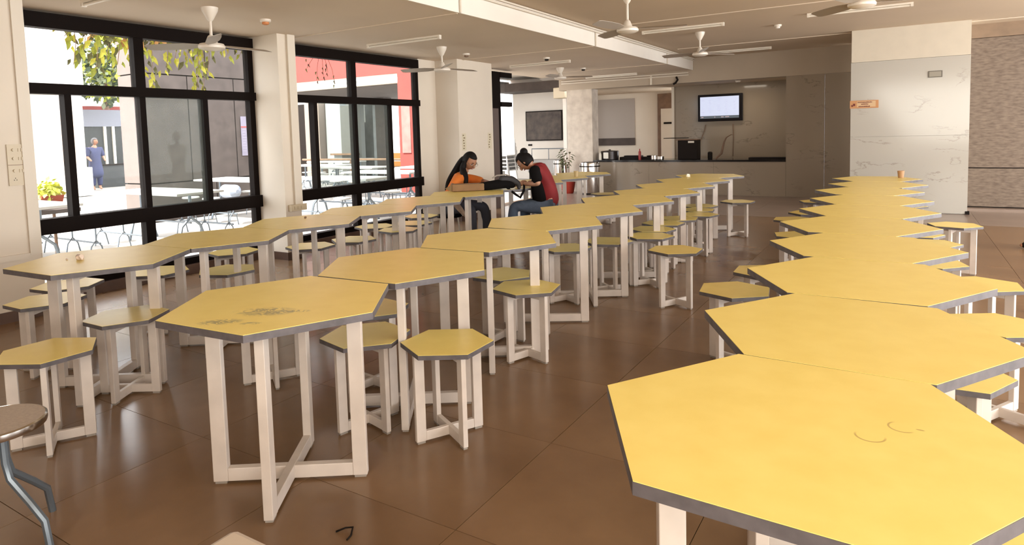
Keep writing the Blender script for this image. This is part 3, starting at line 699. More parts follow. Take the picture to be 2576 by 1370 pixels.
# woman in orange --------------------------------------------------
def seated(root, H, fw, lat, top_m, leg_m, skin_m, lean, headpos, wrists, elbows, knees, ankles, sleeve, sh_w=0.165, neck=None, chest=None):
    """builds body (one surface) plus clothing over it"""
    fw = Vector(fw).normalized(); lat = Vector(lat).normalized(); H = Vector(H); hp = Vector(headpos)
    chest = Vector(chest) if chest else H.lerp(hp,0.60)+fw*(-0.045)
    waist = H.lerp(chest,0.45)+fw*(-0.02); neck = Vector(neck) if neck else H.lerp(hp,0.80)+fw*(-0.03)
    shl = [neck+lat*sh_w*s+Vector((0,0,-0.055)) for s in (-1,1)]
    hips = [H+lat*0.085*s for s in (-1,1)]
    V = [H, waist, chest, neck, hp-Vector((0,0,0.03))]; E = chain(5); Rr = [0.115,0.095,0.105,0.045,0.045]
    for k in (0,1):
        b = len(V); V += [shl[k], elbows[k], wrists[k]]; Rr += [0.048,0.037,0.024]; E += [(2,b),(b,b+1),(b+1,b+2)]
        b = len(V); V += [hips[k], knees[k], ankles[k], Vector(ankles[k])+fw*0.12+Vector((0,0,-0.02))]; Rr += [0.085,0.058,0.038,0.028]; E += [(0,b),(b,b+1),(b+1,b+2),(b+2,b+3)]
    skin('body', V, E, Rr, skin_m, root, 2)
    # top
    V = [H+Vector((0,0,-0.03)), waist, chest, neck-Vector((0,0,0.02)), neck+Vector((0,0,0.02))+fw*0.01]; E = chain(5); Rr = [(0.15,0.14),(0.14,0.13),(0.15,0.135),0.082,0.060]
    for k in (0,1):
        b = len(V); e = Vector(shl[k]).lerp(Vector(elbows[k]), min(sleeve,1.0))
        V += [shl[k], e]; Rr += [0.066,0.056]; E += [(2,b),(b,b+1)]
        if sleeve > 1:
            V += [Vector(elbows[k]).lerp(Vector(wrists[k]), sleeve-1)]; Rr += [0.040]; E += [(b+1,b+2)]
    tp = skin('upper_garment', V, E, Rr, top_m, root, 2)
    V = [H+fw*0.03]; E = []; Rr = [0.10]
    for k in (0,1):
        b = len(V); V += [hips[k], knees[k], Vector(ankles[k])+Vector((0,0,0.05))]; Rr += [0.098,0.074,0.060]; E += [(0,b),(b,b+1),(b+1,b+2)]
    skin('trousers', V, E, Rr, leg_m, root, 2)
    for k in (0,1):
        a = Vector(ankles[k])
        skin('shoe', [a+Vector((0,0,-0.03))-fw*0.03, a+fw*0.07+Vector((0,0,-0.035)), a+fw*0.15+Vector((0,0,-0.04))], chain(3), [0.036,0.038,0.028], M_dark, root, 1)
    return tp, chest, neck, shl
Z = Vector((0,0,1))
M_org = mat('orange_cloth',(0.74,0.20,0.03),0.8,var=0.12); M_navy = mat('dark_trousers',(0.035,0.035,0.045),0.8)
M_jean = mat('blue_denim',(0.085,0.115,0.17),0.85,var=0.3,scale=18); M_dred = mat('dark_red_cloth',(0.19,0.006,0.008),0.8,var=0.15)
M_blk = mat('black_cloth',(0.006,0.005,0.005),0.9,spec=0.1)
r1 = empty('person', (0,0,0))
fw = Vector((0.95,0.30,0)).normalized(); lat = Vector((-0.30,0.95,0)).normalized()   # lat = her left
W1 = [Vector((-4.42,6.33,0.80)), Vector((-4.24,6.62,0.82))]; E1 = [Vector((-4.62,6.33,0.80)), Vector((-4.46,6.80,0.82))]
tp, ch1, nk1, sh1 = seated(r1, (-4.80,6.54,0.53), fw, lat, M_org, M_navy, M_skin, 0, (-4.62,6.67,1.03), W1, E1,
    [Vector((-4.44,6.46,0.53)), Vector((-4.42,6.72,0.53))], [Vector((-4.46,6.50,0.08)), Vector((-4.40,6.78,0.08))], 0.95)
gz = Vector((0.80,-0.10,-0.55)).normalized()
at1, R1 = head(r1, (-4.60,6.69,1.085), gz, Z, M_skin)
def hair_cap(root, at, m=M_hair, s=1.0, back=-0.022):
    bm = bmesh.new(); return None
def cap(root, c, R, m):
    bm = bmesh.new(); bmesh.ops.create_uvsphere(bm, u_segments=24, v_segments=16, radius=1)
    dele = [v for v in bm.verts if (v.co.y > 0.35 and v.co.z < 0.42) or v.co.z < -0.75]
    bmesh.ops.delete(bm, geom=dele, context='VERTS')
    for v in bm.verts: v.co = R @ Vector((v.co.x*0.083, v.co.y*0.103-0.008, v.co.z*0.118+0.010)) + Vector(c)
    me = bpy.data.meshes.new('hair'); bm.to_mesh(me); bm.free(); me.materials.append(m); me.polygons.foreach_set('use_smooth',[True]*len(me.polygons))
    o = bpy.data.objects.new('hair', me); COL.objects.link(o); o.parent = root
    sd = o.modifiers.new('solid','SOLIDIFY'); sd.thickness = 0.010; sd.offset = -1
    return o
cap(r1, (-4.60,6.69,1.085), R1, M_hair)
skin('long_hair', [at1(0.0,-0.06,0.03), at1(0,-0.10,-0.06), at1(0.02,-0.11,-0.16)-Z*0.02, Vector((-4.83,6.57,0.83)), Vector((-4.86,6.55,0.70))], chain(5), [(0.07,0.05),(0.075,0.05),(0.085,0.045),(0.085,0.04),(0.05,0.03)], M_hair, r1, 2)
skin('hair_lock', [at1(0.06,-0.02,0.0), at1(0.075,0.0,-0.10), Vector((-4.60,6.58,0.90)), Vector((-4.56,6.54,0.80))], chain(4), [0.035,0.045,0.05,0.025], M_hair, r1, 2)
hand(r1, W1[0], (0.9,0.2,-0.12), Z, lat, M_skin2, 0.45)
hand(r1, W1[1], (0.95,-0.15,-0.12), Z, -lat, M_skin2, 0.45)
skin('scarf_end', [(-4.62,6.36,0.60),(-4.54,6.38,0.52),(-4.47,6.42,0.42)], chain(3), [(0.05,0.03),(0.075,0.035),(0.03,0.02)], mat('tan_scarf',(0.36,0.24,0.16),0.85,var=0.4,scale=20), r1, 2)
tag(r1, 'woman in an orange top with long black hair and glasses, reading at a table', 'person')
# stool under her (dark seat, thin pale legs)
st = empty('round_stool', (-4.82,6.52,0))
MB().lathe([(0.16,0),(0.165,0.012),(0.15,0.03)],(0,0,0.40)).build('seat', M_blk, st, True)
for k in range(4):
    a = PI/4+k*PI/2; MB().tube([(0.11*math.cos(a),0.11*math.sin(a),0.40),(0.15*math.cos(a),0.15*math.sin(a),0.0)],0.010).build('leg', M_tube, st, True)
tag(st, 'dark round stool with thin pale legs under the woman in orange', 'stool')
# woman in red and black -------------------------------------------
r2 = empty('person', (0,0,0))
fw = Vector((-0.97,-0.22,0)).normalized(); lat = Vector((0.22,-0.97,0)).normalized()
W2 = [Vector((-3.93,6.96,0.81)), Vector((-3.86,6.74,0.81))]; E2 = [Vector((-3.68,7.06,0.82)), Vector((-3.62,6.68,0.82))]
tp2, ch2, nk2, sh2 = seated(r2, (-3.62,6.92,0.53), fw, lat, M_dred, M_jean, M_skin2, 0, (-3.80,6.82,1.03), W2, E2,
    [Vector((-3.98,6.98,0.55)), Vector((-3.96,6.66,0.55))], [Vector((-4.00,7.00,0.08)), Vector((-4.00,6.66,0.08))], 0.95, 0.165, (-3.73,6.86,1.04), (-3.66,6.90,0.90))
gz2 = Vector((-0.62,-0.12,-0.78)).normalized()
at2, R2 = head(r2, (-3.86,6.79,1.075), gz2, Z, M_skin)
cap(r2, (-3.86,6.79,1.075), R2, M_hair)
ellipsoid('hair_bun', at2(0,-0.085,0.085), (0.048,0.048,0.048), M_hair, r2, 16)
# black front and sleeves of the top
skin('black_sleeves', [sh2[0]-(sh2[0]-ch2)*0.25, sh2[0], Vector(sh2[0]).lerp(E2[0],0.95)], chain(3), [0.08,0.078,0.066], M_blk, r2, 2)
skin('black_sleeves', [sh2[1]-(sh2[1]-ch2)*0.25, sh2[1], Vector(sh2[1]).lerp(E2[1],0.95)], chain(3), [0.08,0.078,0.066], M_blk, r2, 2)
Hv = Vector((-3.62,6.92,0.53))
skin('black_front', [Hv+fw*0.06+lat*0.05, Hv.lerp(ch2,0.5)+fw*0.07+lat*0.05, ch2+fw*0.055+lat*0.07+Z*0.03], chain(3), [0.13,0.115,0.115], M_blk, r2, 2)
hand(r2, W2[0], (-0.9,-0.25,0.0), Z, lat, M_skin2, 0.6)
hand(r2, W2[1], (-0.9,0.2,0.0), Z, -lat, M_skin2, 0.6)
tag(r2, 'woman in a dark red and black top with a hair bun, leaning over her work', 'person')
# bags
M_kraft = mat('brown_kraft',(0.26,0.145,0.065),0.8,var=0.2)
bx_ = empty('paper_bag', (0,0,0))
a_ = Vector((-4.47,6.10,ZT)); b_ = Vector((-4.18,6.36,ZT)); ax = (b_-a_).normalized(); ay = Vector((-ax.y,ax.x,0))
MB().obox((a_+b_)/2+Vector((0,0,0.045)), (ax,ay,(0,0,1)), (0.19,0.07,0.042)).build('bag_body', M_kraft, bx_, bevel=0.012)
MB().add([tuple(a_-ay*0.07+Z*0.005), tuple(a_-ay*0.07+Z*0.085), tuple(a_-ax*0.07-ay*0.02+Z*0.04)], [(0,1,2),(2,1,0)]).build('open_flap', mat('kraft_light',(0.45,0.30,0.15),0.8), bx_)
tag(bx_, 'brown paper bag lying flat before the woman in orange', 'bag')
bp = empty('backpack', (0,0,0))
skin('bag_body', [(-4.26,6.28,0.80),(-4.12,6.42,0.815),(-4.02,6.55,0.83),(-3.92,6.66,0.81)], chain(4), [(0.05,0.045),(0.09,0.06),(0.10,0.062),(0.06,0.05)], M_blk, bp, 2)
skin('bag_flap', [(-4.05,6.48,0.88),(-3.95,6.60,0.88),(-3.87,6.64,0.82),(-3.84,6.60,0.76)], chain(4), [0.045,0.05,0.035,0.02], mat('charcoal_cloth',(0.03,0.028,0.03),0.7), bp, 2)
MB().tube([(-4.10,6.42,0.90),(-4.06,6.46,0.93),(-3.98,6.54,0.935),(-3.93,6.60,0.90)],0.009).build('strap', M_pad, bp, True)
MB().tube([(-3.98,6.52,0.80),(-3.88,6.58,0.70),(-3.84,6.62,0.66),(-3.82,6.68,0.74),(-3.84,6.72,0.80)],0.014).build('hanging_strap', M_blk, bp, True)
tag(bp, 'black backpack slumped on the table between the two women', 'bag')
nb = empty('open_notebook', (-4.30,6.50,ZT+0.004)); nb.rotation_euler = (0,0,0.3)
MB().add([(-0.13,-0.09,0),(0,-0.09,0.012),(0.13,-0.09,0),(0.13,0.09,0),(0,0.09,0.012),(-0.13,0.09,0),(-0.13,-0.09,-0.003),(0.13,-0.09,-0.003),(0.13,0.09,-0.003),(-0.13,0.09,-0.003)],
   [(0,1,4,5),(1,2,3,4),(9,8,7,6),(6,7,2,1,0),(8,9,5,4,3),(7,8,3,2),(9,6,0,5)]).build('pages', M_tissw, nb)
tag(nb, 'open pale notebook between the paper bag and the backpack', 'notebook')

# ------------------------------------------------------------------ near camera pieces
rs = empty('round_table', (-2.734,0.937,0))
MB().lathe([(0.150,0),(0.152,0.003)],(0,0,0.447),n=40).build('top', mat('beige_speckle',(0.40,0.32,0.25),0.5,var=0.15,scale=80), rs, False)
MB().lathe([(0.146,-0.024),(0.157,-0.024),(0.160,-0.012),(0.159,0.0),(0.1525,0.004),(0.151,0.0)],(0,0,0.447),n=40).build('chrome_rim', M_steel, rs, True)
for k in range(4):
    a = 0.35+k*PI/2; d = Vector((math.cos(a),math.sin(a),0))
    MB().tube([d*0.03+Z*0.43, d*0.035+Z*0.30, d*0.05+Z*0.24, d*0.13+Z*0.16, d*0.185+Z*0.10, d*0.20+Z*0.0],[0.013]*6).build('leg', M_tubeleg, rs, True)
MB().lathe([(0.10,0.425),(0.10,0.445)],(0,0,0)).build('under_plate', M_tubeleg, rs, True)
tag(rs, 'round stool with speckled top, chrome rim and grey tube legs at bottom left', 'stool')
nt_ = empty('near_table', (0,0,0))
MB().box(-0.98,-0.25,-0.15,0.668,0.725,0.75).build('tabletop', mat('pale_beige_laminate',(0.47,0.39,0.31),0.45,var=0.05), nt_, bevel=0.018)
for x in (-0.92,-0.31):
    for y in (-0.09,0.60): MB().tube([(x,y,0.725),(x,y,0.0)],0.016).build('leg', M_tubeleg, nt_, True)
tag(nt_, 'pale beige table whose rounded corner shows at the bottom edge', 'table')

# ------------------------------------------------------------------ passer-by cut by the right edge
r3 = empty('person', (0,0,0))
def V3(x,y,z): return Vector((x,y,z))
pb = V3(1.43,9.10,0.86)
hp3 = V3(1.40,9.08,1.36)
V = [pb, pb+Z*0.22, pb+Z*0.42, pb+Z*0.52, pb+Z*0.60]; E = chain(5); Rr = [0.12,0.11,0.12,0.05,0.05]
for s in (-1,1):
    b = len(V); V += [pb+V3(0,0.17*s,0.46), pb+V3(-0.12 if s<0 else 0.1,0.21*s,0.24), pb+V3(-0.16 if s<0 else 0.14,0.20*s,0.02)]; Rr += [0.055,0.042,0.028]; E += [(2,b),(b,b+1),(b+1,b+2)]
    dx = -0.20 if s < 0 else 0.16
    b = len(V); V += [pb+V3(0,0.09*s,-0.02), pb+V3(dx*0.7,0.09*s,-0.42), pb+V3(dx,0.09*s,-0.79), pb+V3(dx-0.13,0.09*s,-0.83)]; Rr += [0.09,0.06,0.03,0.018]; E += [(0,b),(b,b+1),(b+1,b+2),(b+2,b+3)]
skin('body', V, E, Rr, M_skin, r3, 2)
skin('kurta', [pb-Z*0.12, pb+Z*0.22, pb+Z*0.42, pb+Z*0.50]+[pb+V3(0,-0.17,0.46), pb+V3(-0.13,-0.21,0.24), pb+V3(-0.17,-0.20,0.06), pb+V3(0,0.17,0.46), pb+V3(0.1,0.21,0.24)], [(0,1),(1,2),(2,3),(2,4),(4,5),(5,6),(2,7),(7,8)], [0.16,0.13,0.14,0.06,0.07,0.055,0.04,0.07,0.055], M_blk, r3, 2)
for s in (-1,1):
    dx = -0.20 if s < 0 else 0.16
    skin('trouser_leg', [pb+V3(0,0.09*s,-0.02), pb+V3(dx*0.7,0.09*s,-0.42), pb+V3(dx,0.09*s,-0.74)], chain(3), [0.105,0.075,0.06], M_navy, r3, 2)
    a = pb+V3(dx,0.09*s,-0.82)
    skin('shoe', [a+V3(0.05,0,0.0), a+V3(-0.04,0,0.005), a+V3(-0.12,0,-0.005)], chain(3), [0.052,0.052,0.034], M_dark, r3, 2)
at3, R3 = head(r3, pb+Z*0.70, (-1,0,-0.1), Z, M_skin, False)
cap(r3, pb+Z*0.70, R3, M_hair)
tag(r3, 'person in black walking past, cut by the right edge', 'person')

# ------------------------------------------------------------------ things by the pier and in the veranda
def bin_(x,y,r,h,lab):
    o = empty('steel_bin', (x,y,0))
    MB().lathe([(r*0.96,0.03),(r,0.05),(r,h-0.03),(r*0.97,h)],n=28).build('drum', M_steel, o, True)
    MB().lathe([(r*1.02,0),(r*1.02,0.03)],n=28).build('base_ring', M_dark, o, True)
    MB().lathe([(r*1.03,h-0.10),(r*1.03,h-0.075)],n=28).build('black_band', M_dark, o, True)
    MB().lathe([(r*0.9,h-0.02),(r*0.9,h+0.002)],n=28).build('mouth', M_dark, o, True)
    tag(o, lab, 'bin', 'round steel bins')
bin_(-6.00,13.50,0.225,0.72,'tall round steel bin with a black band before the concrete pier')
bin_(-7.45,14.9,0.16,0.70,'smaller steel bin left of the potted plant')
pl = empty('potted_plant', (-6.58,13.56,0))
MB().lathe([(0.12,0),(0.13,0.02),(0.19,0.32),(0.205,0.33),(0.205,0.36),(0.18,0.36),(0.17,0.30)],n=20).build('pot', mat('red_pot',(0.33,0.03,0.015),0.5), pl, True)
random.seed(12); M_leafd = mat('dull_leaf',(0.10,0.12,0.045),0.6,var=0.3)
for k in range(9):
    a = random.uniform(0,2*PI); rr = random.uniform(0.05,0.24); h = random.uniform(0.75,1.15)
    pts = [(0.04*math.cos(a),0.04*math.sin(a),0.3),(0.08*math.cos(a),0.08*math.sin(a),0.3+(h-0.3)*0.6),(rr*math.cos(a),rr*math.sin(a),h)]
    MB().tube(pts,[0.008,0.006,0.003],6).build('stem', M_wood, pl)
    for q in range(4):
        b = a+random.uniform(-0.9,0.9); L = random.uniform(0.10,0.17); z = h-q*0.05; c = Vector((rr*0.9*math.cos(a),rr*0.9*math.sin(a),z)); d = Vector((math.cos(b),math.sin(b),-0.5)); n_ = Vector((-math.sin(b),math.cos(b),0))
        MB().add([c, c+d*L*0.5+n_*0.03+Z*0.02, c+d*L, c+d*L*0.5-n_*0.03+Z*0.02, c+d*L*0.5+Z*0.004],[(0,1,4),(1,2,4),(2,3,4),(3,0,4)]).build('leaf', M_leafd, pl)
tag(pl, 'tall straggly plant in a red pot beside the concrete pier', 'plant')
# veranda beyond
vw = struct(empty('wall_veranda'), 'pale wall of the veranda with a dark painting', 'wall')
B(-10.33,-5.9,17.5,17.7,0,2.62).build('wall_face', M_white, vw)
B(-10.33,-6.8,16.6,17.5,2.62,2.66).build('beam_soffit', M_conc2, vw)
B(-10.6,-6.6,16.35,16.6,2.62,2.86).build('grey_beam', M_conc2, vw)
B(-10.6,-6.6,17.5,17.7,2.66,4.2).build('upper_wall', M_white, vw)
B(-7.75,-7.65,15.75,17.19,0,2.4).build('side_wall', M_white, vw)
B(-10.4,-6.99,14.0,17.7,3.05,3.2).build('veranda_ceiling', M_white, vw)
B(-7.9,-6.99,10.6,13.99,3.05,3.2).build('veranda_ceiling', M_white, vw)
pa = empty('painting', (-9.24,17.45,1.62))
B(-0.62,0.62,0,0.04,-0.45,0.45).build('frame', M_dark, pa)
B(-0.59,0.59,-0.006,0,-0.42,0.42).build('canvas', mat('dark_painting',(0.035,0.02,0.014),0.5,scale=5,col2=(0.09,0.065,0.045),detail=6), pa)
tag(pa, 'dark brown framed painting on the veranda wall', 'painting')
tag(B(-9.80,-9.68,17.46,17.5,1.02,1.07).build('wall_switch', M_dark), 'small dark box on the wall below the painting', 'box')
o = B(-7.60,-7.28,14.9,15.2,2.27,2.54).build('junction_box', M_pvc, None, False, 0.02); tag(o, 'cream box hung under the beam beside the concrete pier', 'box')
bn = empty('metal_bench', (-8.3,16.6,0))
MB().box(-0.9,0.95,-0.25,0.25,0.60,0.64).box(-0.9,0.95,-0.25,-0.23,0.28,0.60).build('bench_body', mat('grey_laminate',(0.33,0.32,0.31),0.5), bn)
MB().tube([(-0.9,0,0.64),(-0.9,0,0.95),(0.2,0,0.95),(0.2,0,0.64)],0.014).tube([(-0.35,0,0.64),(-0.35,0,0.95)],0.010).build('rail', M_tubeleg, bn, True)
for x in (-0.85,0.9): B(x-0.03,x+0.03,-0.22,0.22,0,0.28).build('leg', M_dark, bn)
tag(bn, 'grey counter with a thin metal rail below the painting', 'counter')
def chairstack(x,y,n,lab):
    o = empty('plastic_chair', (x,y,0))
    MB().box(-0.22,0.22,-0.22,0.22,0.42,0.45).build('seat', M_ptop, o); MB().box(-0.22,0.22,0.20,0.23,0.45,0.86).build('backrest', M_ptop, o)
    for a in (-1,1):
        for b in (-1,1): MB().tube([(a*0.19,b*0.19,0.42),(a*0.23,b*0.23,0)],0.015).build('leg', M_ptop, o, True)
    for k in range(n):
        c = o if k == 0 else copy_tree(o); c.location = (x,y-0.03*k,0.10*k)
        tag(c, lab % (['lowest','second','third','fourth','fifth'][k]), 'chair', 'white plastic chairs stacked in the veranda')
chairstack(-9.1,15.0,5,'white plastic chair in the veranda stack, %s from the floor')

# ------------------------------------------------------------------ courtyard
def ctable(x,y,rz,L,lab,seats=3):
    r = empty('canteen_table', (x,y,-0.02), rz)
    B(-L/2,L/2,-0.36,0.36,0.715,0.75).build('tabletop', M_ptop, r, bevel=0.006)
    def yleg(px,py,h,nm,s=1.0):
        m = MB().tube([(px,py,h),(px,py,h*0.52)],0.016*s,7)
        for q in (-1,1): m.tube([(px,py,h*0.54),(px,py+q*0.10*s,h*0.36),(px,py+q*0.15*s,0.0)],0.014*s,7)
        return m.build(nm, M_tubeleg, r, True)
    for q in (-1,1): yleg(q*(L/2-0.28),0,0.715,'leg',1.4)
    MB().tube([(-L/2+0.28,0,0.30),(L/2-0.28,0,0.30)],0.014,7).build('stretcher', M_tubeleg, r, True)
    for q in (-1,1):
        for k in range(seats):
            px = (k-(seats-1)/2)*(L/seats)
            MB().lathe([(0.14,0),(0.15,0.012),(0.14,0.03)],(px,q*0.62,0.43),n=16).build('seat', M_ptop, r, True)
            yleg(px,q*0.62,0.43,'seat_leg',0.62)
        MB().tube([(-L/2+0.2,q*0.62,0.20),(L/2-0.2,q*0.62,0.20)],0.012,7).build('seat_rail', M_tubeleg, r, True)
    return tag(r, lab, 'table', 'white canteen tables outside')
ct0 = None
cl = [(-9.2,5.45,'white canteen table with grey forked legs, nearest behind the first window'),(-10.35,7.6,'white canteen table against the brown grey wall outside'),
      (-9.3,3.6,'white canteen table outside in line with the left edge of the first window'),(-8.45,8.3,'white canteen table outside behind the slim pillar'),
      (-8.9,9.95,'white canteen table seen through the left of the second window'),(-11.2,11.4,'white canteen table below the red canopy, near its middle'),
      (-8.9,11.6,'white canteen table seen through the right of the second window'),(-13.2,12.2,'white canteen table under the red canopy at its left'),
      (-12.0,14.9,'white canteen table under the canopy behind the red beam, nearer one'),(-14.6,14.1,'white canteen table under the canopy behind the red beam, left one'),
      (-13.2,17.0,'white canteen table deep under the canopy on the right'),(-16.0,15.95,'white canteen table deep under the canopy on the left')]
for x,y,lab in cl:
    if ct0 is None: ct0 = ctable(x,y,0,1.8,lab); t = ct0
    else: t = copy_tree(ct0); t.location = (x,y,-0.02); t['label'] = lab
# brown grey concrete wall block, slabs with recessed joints
cw = struct(empty('wall_concrete_block'), 'brown grey concrete block wall across the courtyard', 'wall')
B(-12.28,-11.54,6.59,9.55,-0.02,6.2).build('wall_core', M_dark, cw)
zs = [-0.02,0.69,2.675,4.6,6.2]; ysb = {0:[6.55,7.9,9.6],1:[6.55,7.40,8.40,9.6],2:[6.55,7.8,8.9,9.6],3:[6.55,8.9,9.6]}
for k in range(4):
    yy = ysb[k]
    for a,b in zip(yy[:-1],yy[1:]):
        B(-11.56,-11.5,a+0.012 if a>6.6 else a,b-0.012,zs[k]+0.012,zs[k+1]-0.012).build('wall_slab', M_conc2, cw)
    B(-12.3,-11.56,6.55,6.60,zs[k]+0.012,zs[k+1]-0.012).build('wall_slab', mat('sunlit_concrete',(0.125,0.10,0.088),0.9,var=0.1), cw)  # end face paler than the rest of its block: sunlight put into the colour
bn_ = empty('paper_banner', (-11.48,8.66,1.52))
B(-0.006,0,-0.15,0.15,-0.40,0.40).build('sheet', mat('lilac_paper',(0.24,0.22,0.28),0.8,var=0.1), bn_)
B(0,0.003,-0.15,0.15,0.17,0.20).build('red_stripe', mat('stripe_red',(0.35,0.08,0.08),0.8), bn_)
m = MB(); random.seed(9)
for k in range(9):
    z = 0.13-k*0.055
    for q in range(2): a = -0.12+q*0.13; m.box(0,0.002,a,a+random.uniform(0.06,0.10),z,z+0.012)
o = m.build('printed_rows', mat('grey_print',(0.30,0.28,0.34),0.8), bn_); o['kind'] = 'stuff'
tag(bn_, 'lilac paper poster on the brown grey concrete wall outside', 'poster')
# kiosk far left with white band, dark windows
kk = empty('kiosk_building', (-23.4,11.6,0))
B(-1.5,0,-1.0,6.0,-0.02,2.05).build('dark_hall', mat('kiosk_dark',(0.025,0.03,0.028),0.5), kk)
B(-1.5,0.05,-1.0,6.0,2.05,2.62).build('white_band', mat('band_white',(0.22,0.23,0.27),0.7), kk)
B(-1.5,-0.05,-1.0,6.0,2.62,2.75).build('parapet', M_red, kk)
for y in (0.28,0.56,-0.5,1.1): B(0,0.06,y-0.04,y+0.04,0.75,2.05).build('window_post', M_tissw, kk)
B(0.0,0.5,-0.3,2.5,-0.02,0.72).build('counter_block', mat('kiosk_grey',(0.05,0.055,0.055),0.6), kk)
B(0.0,0.55,-0.3,2.5,0.72,0.76).build('counter_top', M_dark, kk)
tag(kk, 'low kiosk with a white fascia band and dark windows across the courtyard', 'building')
# tall pale buildings at left
M_bl = mat('sunlit_wall',(0.80,0.74,0.68),0.9,var=0.05); M_bl2 = mat('peach_wall',(0.74,0.58,0.46),0.9)
b1 = empty('white_building', (-20,5.5,0))
B(-3,0,-9,4.1,-0.02,9).build('wall_block', M_bl, b1)
B(0,0.05,2.55,2.9,0.9,1.9).build('peach_panel', M_bl2, b1); B(0,0.4,3.35,4.05,0,0.8).build('white_plinth', M_tissw, b1); B(0,0.05,3.4,3.95,0.9,2.3).build('peach_panel', M_bl2, b1)
tag(b1, 'blazing white building at the far left of the courtyard', 'building')
b2 = empty('pale_tower', (-18.5,12.5,0))
B(-1.4,0,-5.2,-3.55,2.9,9).build('tower_block', M_bl, b2)
tag(b2, 'pale tower block standing over the kiosk roof', 'building')
b3 = empty('white_wing', (-26,24,0)); B(-3,0,-10,22,-0.02,8).build('wall_block', M_bl, b3); tag(b3, 'long white building behind the canopy', 'building')
# column between (pinkish) at window 1
# trees and vine
def leafcloud(name, c, r, n, cols, size, parent, seed, stretch=(1,1,1)):
    random.seed(seed); m = MB()
    for k in range(n):
        while True:
            p = Vector((random.uniform(-1,1),random.uniform(-1,1),random.uniform(-1,1)))
            if p.length < 1: break
        p = Vector((c[0]+p.x*r*stretch[0], c[1]+p.y*r*stretch[1], c[2]+p.z*r*stretch[2]))
        d = Vector((random.uniform(-1,1),random.uniform(-1,1),random.uniform(-1.2,0.3))).normalized(); u = d.orthogonal().normalized(); L = size*random.uniform(0.6,1.3)
        m.add([p, p+d*L*0.5+u*L*0.28, p+d*L, p+d*L*0.5-u*L*0.28],[(0,1,2,3)], random.randrange(len(cols)))
    o = m.build(name, cols, parent); o['kind'] = 'stuff'; return o
M_lg = mat('leaf_yellow_green',(0.32,0.36,0.03),0.6); M_lg2 = mat('leaf_olive',(0.10,0.10,0.02),0.6); M_lg3 = mat('leaf_bright',(0.55,0.54,0.06),0.6); M_lo = mat('leaf_orange',(0.55,0.28,0.08),0.6)
tr = empty('courtyard_tree', (-22.6,11.6,0))
MB().tube([(0,0,2.6),(0.1,0,3.4),(0,0.1,4.2)],[0.10,0.08,0.05],8).build('trunk', M_wood, tr, True)
leafcloud('foliage', (0.2,0,3.9), 1.15, 1500, [M_lg,mat('leaf_dark',(0.03,0.05,0.02),0.7),mat('leaf_pale',(0.2,0.24,0.14),0.6)], 0.22, tr, 31)
tag(tr, 'leafy tree growing above the kiosk roof', 'tree')
vn = empty('hanging_vine', (-7.7,4.6,2.7))
random.seed(44)
def bigleaf(p, d, L, m_, par):
    d = Vector(d).normalized(); u = d.cross(Vector((1,0.2,0))).normalized(); n_ = d.cross(u)
    p = Vector(p); mm = MB()
    mm.add([p, p+d*L*0.35+u*L*0.24+n_*0.01, p+d*L*0.7+u*L*0.14, p+d*L, p+d*L*0.7-u*L*0.14, p+d*L*0.35-u*L*0.24+n_*0.01, p+d*L*0.45+n_*0.02],
       [(0,1,6),(1,2,6),(2,3,6),(3,4,6),(4,5,6),(5,0,6)])
    return mm.build('leaf', m_, par)
strands = [(-1.02,0.10),(-0.95,0.40),(-0.85,0.28),(-0.72,0.45),(-0.6,0.30),(-0.48,0.36),(-0.35,0.28),(-0.22,0.34),(-0.10,0.62),(0.10,0.42),(0.22,0.25),(0.36,0.30),(0.50,0.58),(0.58,0.72),(0.66,0.40),(0.95,0.15),(1.15,0.14),(1.30,0.22)]
for y,L in strands:
    MB().tube([(0,y,0.25),(0.02,y+0.02,-L*0.4),(0,y-0.01,-L)],0.004,5).build('tendril', M_wood, vn)
    k = 0; z = 0.12
    while z > -L:
        a = random.uniform(0,2*PI)
        for q in range(2): bigleaf((random.uniform(-0.08,0.08), y+random.uniform(-0.06,0.06), z), (random.uniform(-0.3,0.3), random.uniform(-0.7,0.7), -1), random.uniform(0.08,0.15), random.choice((M_lg,M_lg,M_lg3,M_lg3,M_lg2)), vn)
        z -= random.uniform(0.05,0.10)
leafcloud('upper_foliage', (0,-0.30,0.02), 0.5, 260, [M_lg,M_lg2,M_lg2,M_lo], 0.11, vn, 77, (0.3,1.15,0.28))
tag(vn, 'green and yellow vine hanging outside the top of the first window', 'vine')
# flower pot outside left
fp = empty('flower_pot', (-9.6,4.10,-0.15))
MB().add([(-0.13,-0.13,0.75),(0.13,-0.13,0.75),(0.13,0.13,0.75),(-0.13,0.13,0.75),(-0.17,-0.17,0.97),(0.17,-0.17,0.97),(0.17,0.17,0.97),(-0.17,0.17,0.97)],[(3,2,1,0),(0,1,5,4),(1,2,6,5),(2,3,7,6),(3,0,4,7),(4,5,6,7)]).build('pot', mat('orange_pot',(0.28,0.04,0.012),0.6), fp)
leafcloud('plant', (0,0,1.06), 0.22, 260, [M_lg3,M_lg], 0.10, fp, 5, (1,1,0.7))
tag(fp, 'square orange flower pot with yellow green plant outside the first window', 'plant pot')
o = empty('small_stand', (-9.6,4.05,-0.15)); B(-0.35,0.3,-0.3,0.3,0.70,0.75).build('top', M_conc2, o)
for x in (-0.28,0.24): MB().tube([(x,0,0.70),(x,0,0)],0.02).build('leg', M_wood, o, True)
tag(o, 'small grey stand carrying the orange flower pot', 'stand')
fp.scale = (0.8,0.8,0.8); fp.location.z = 0.0
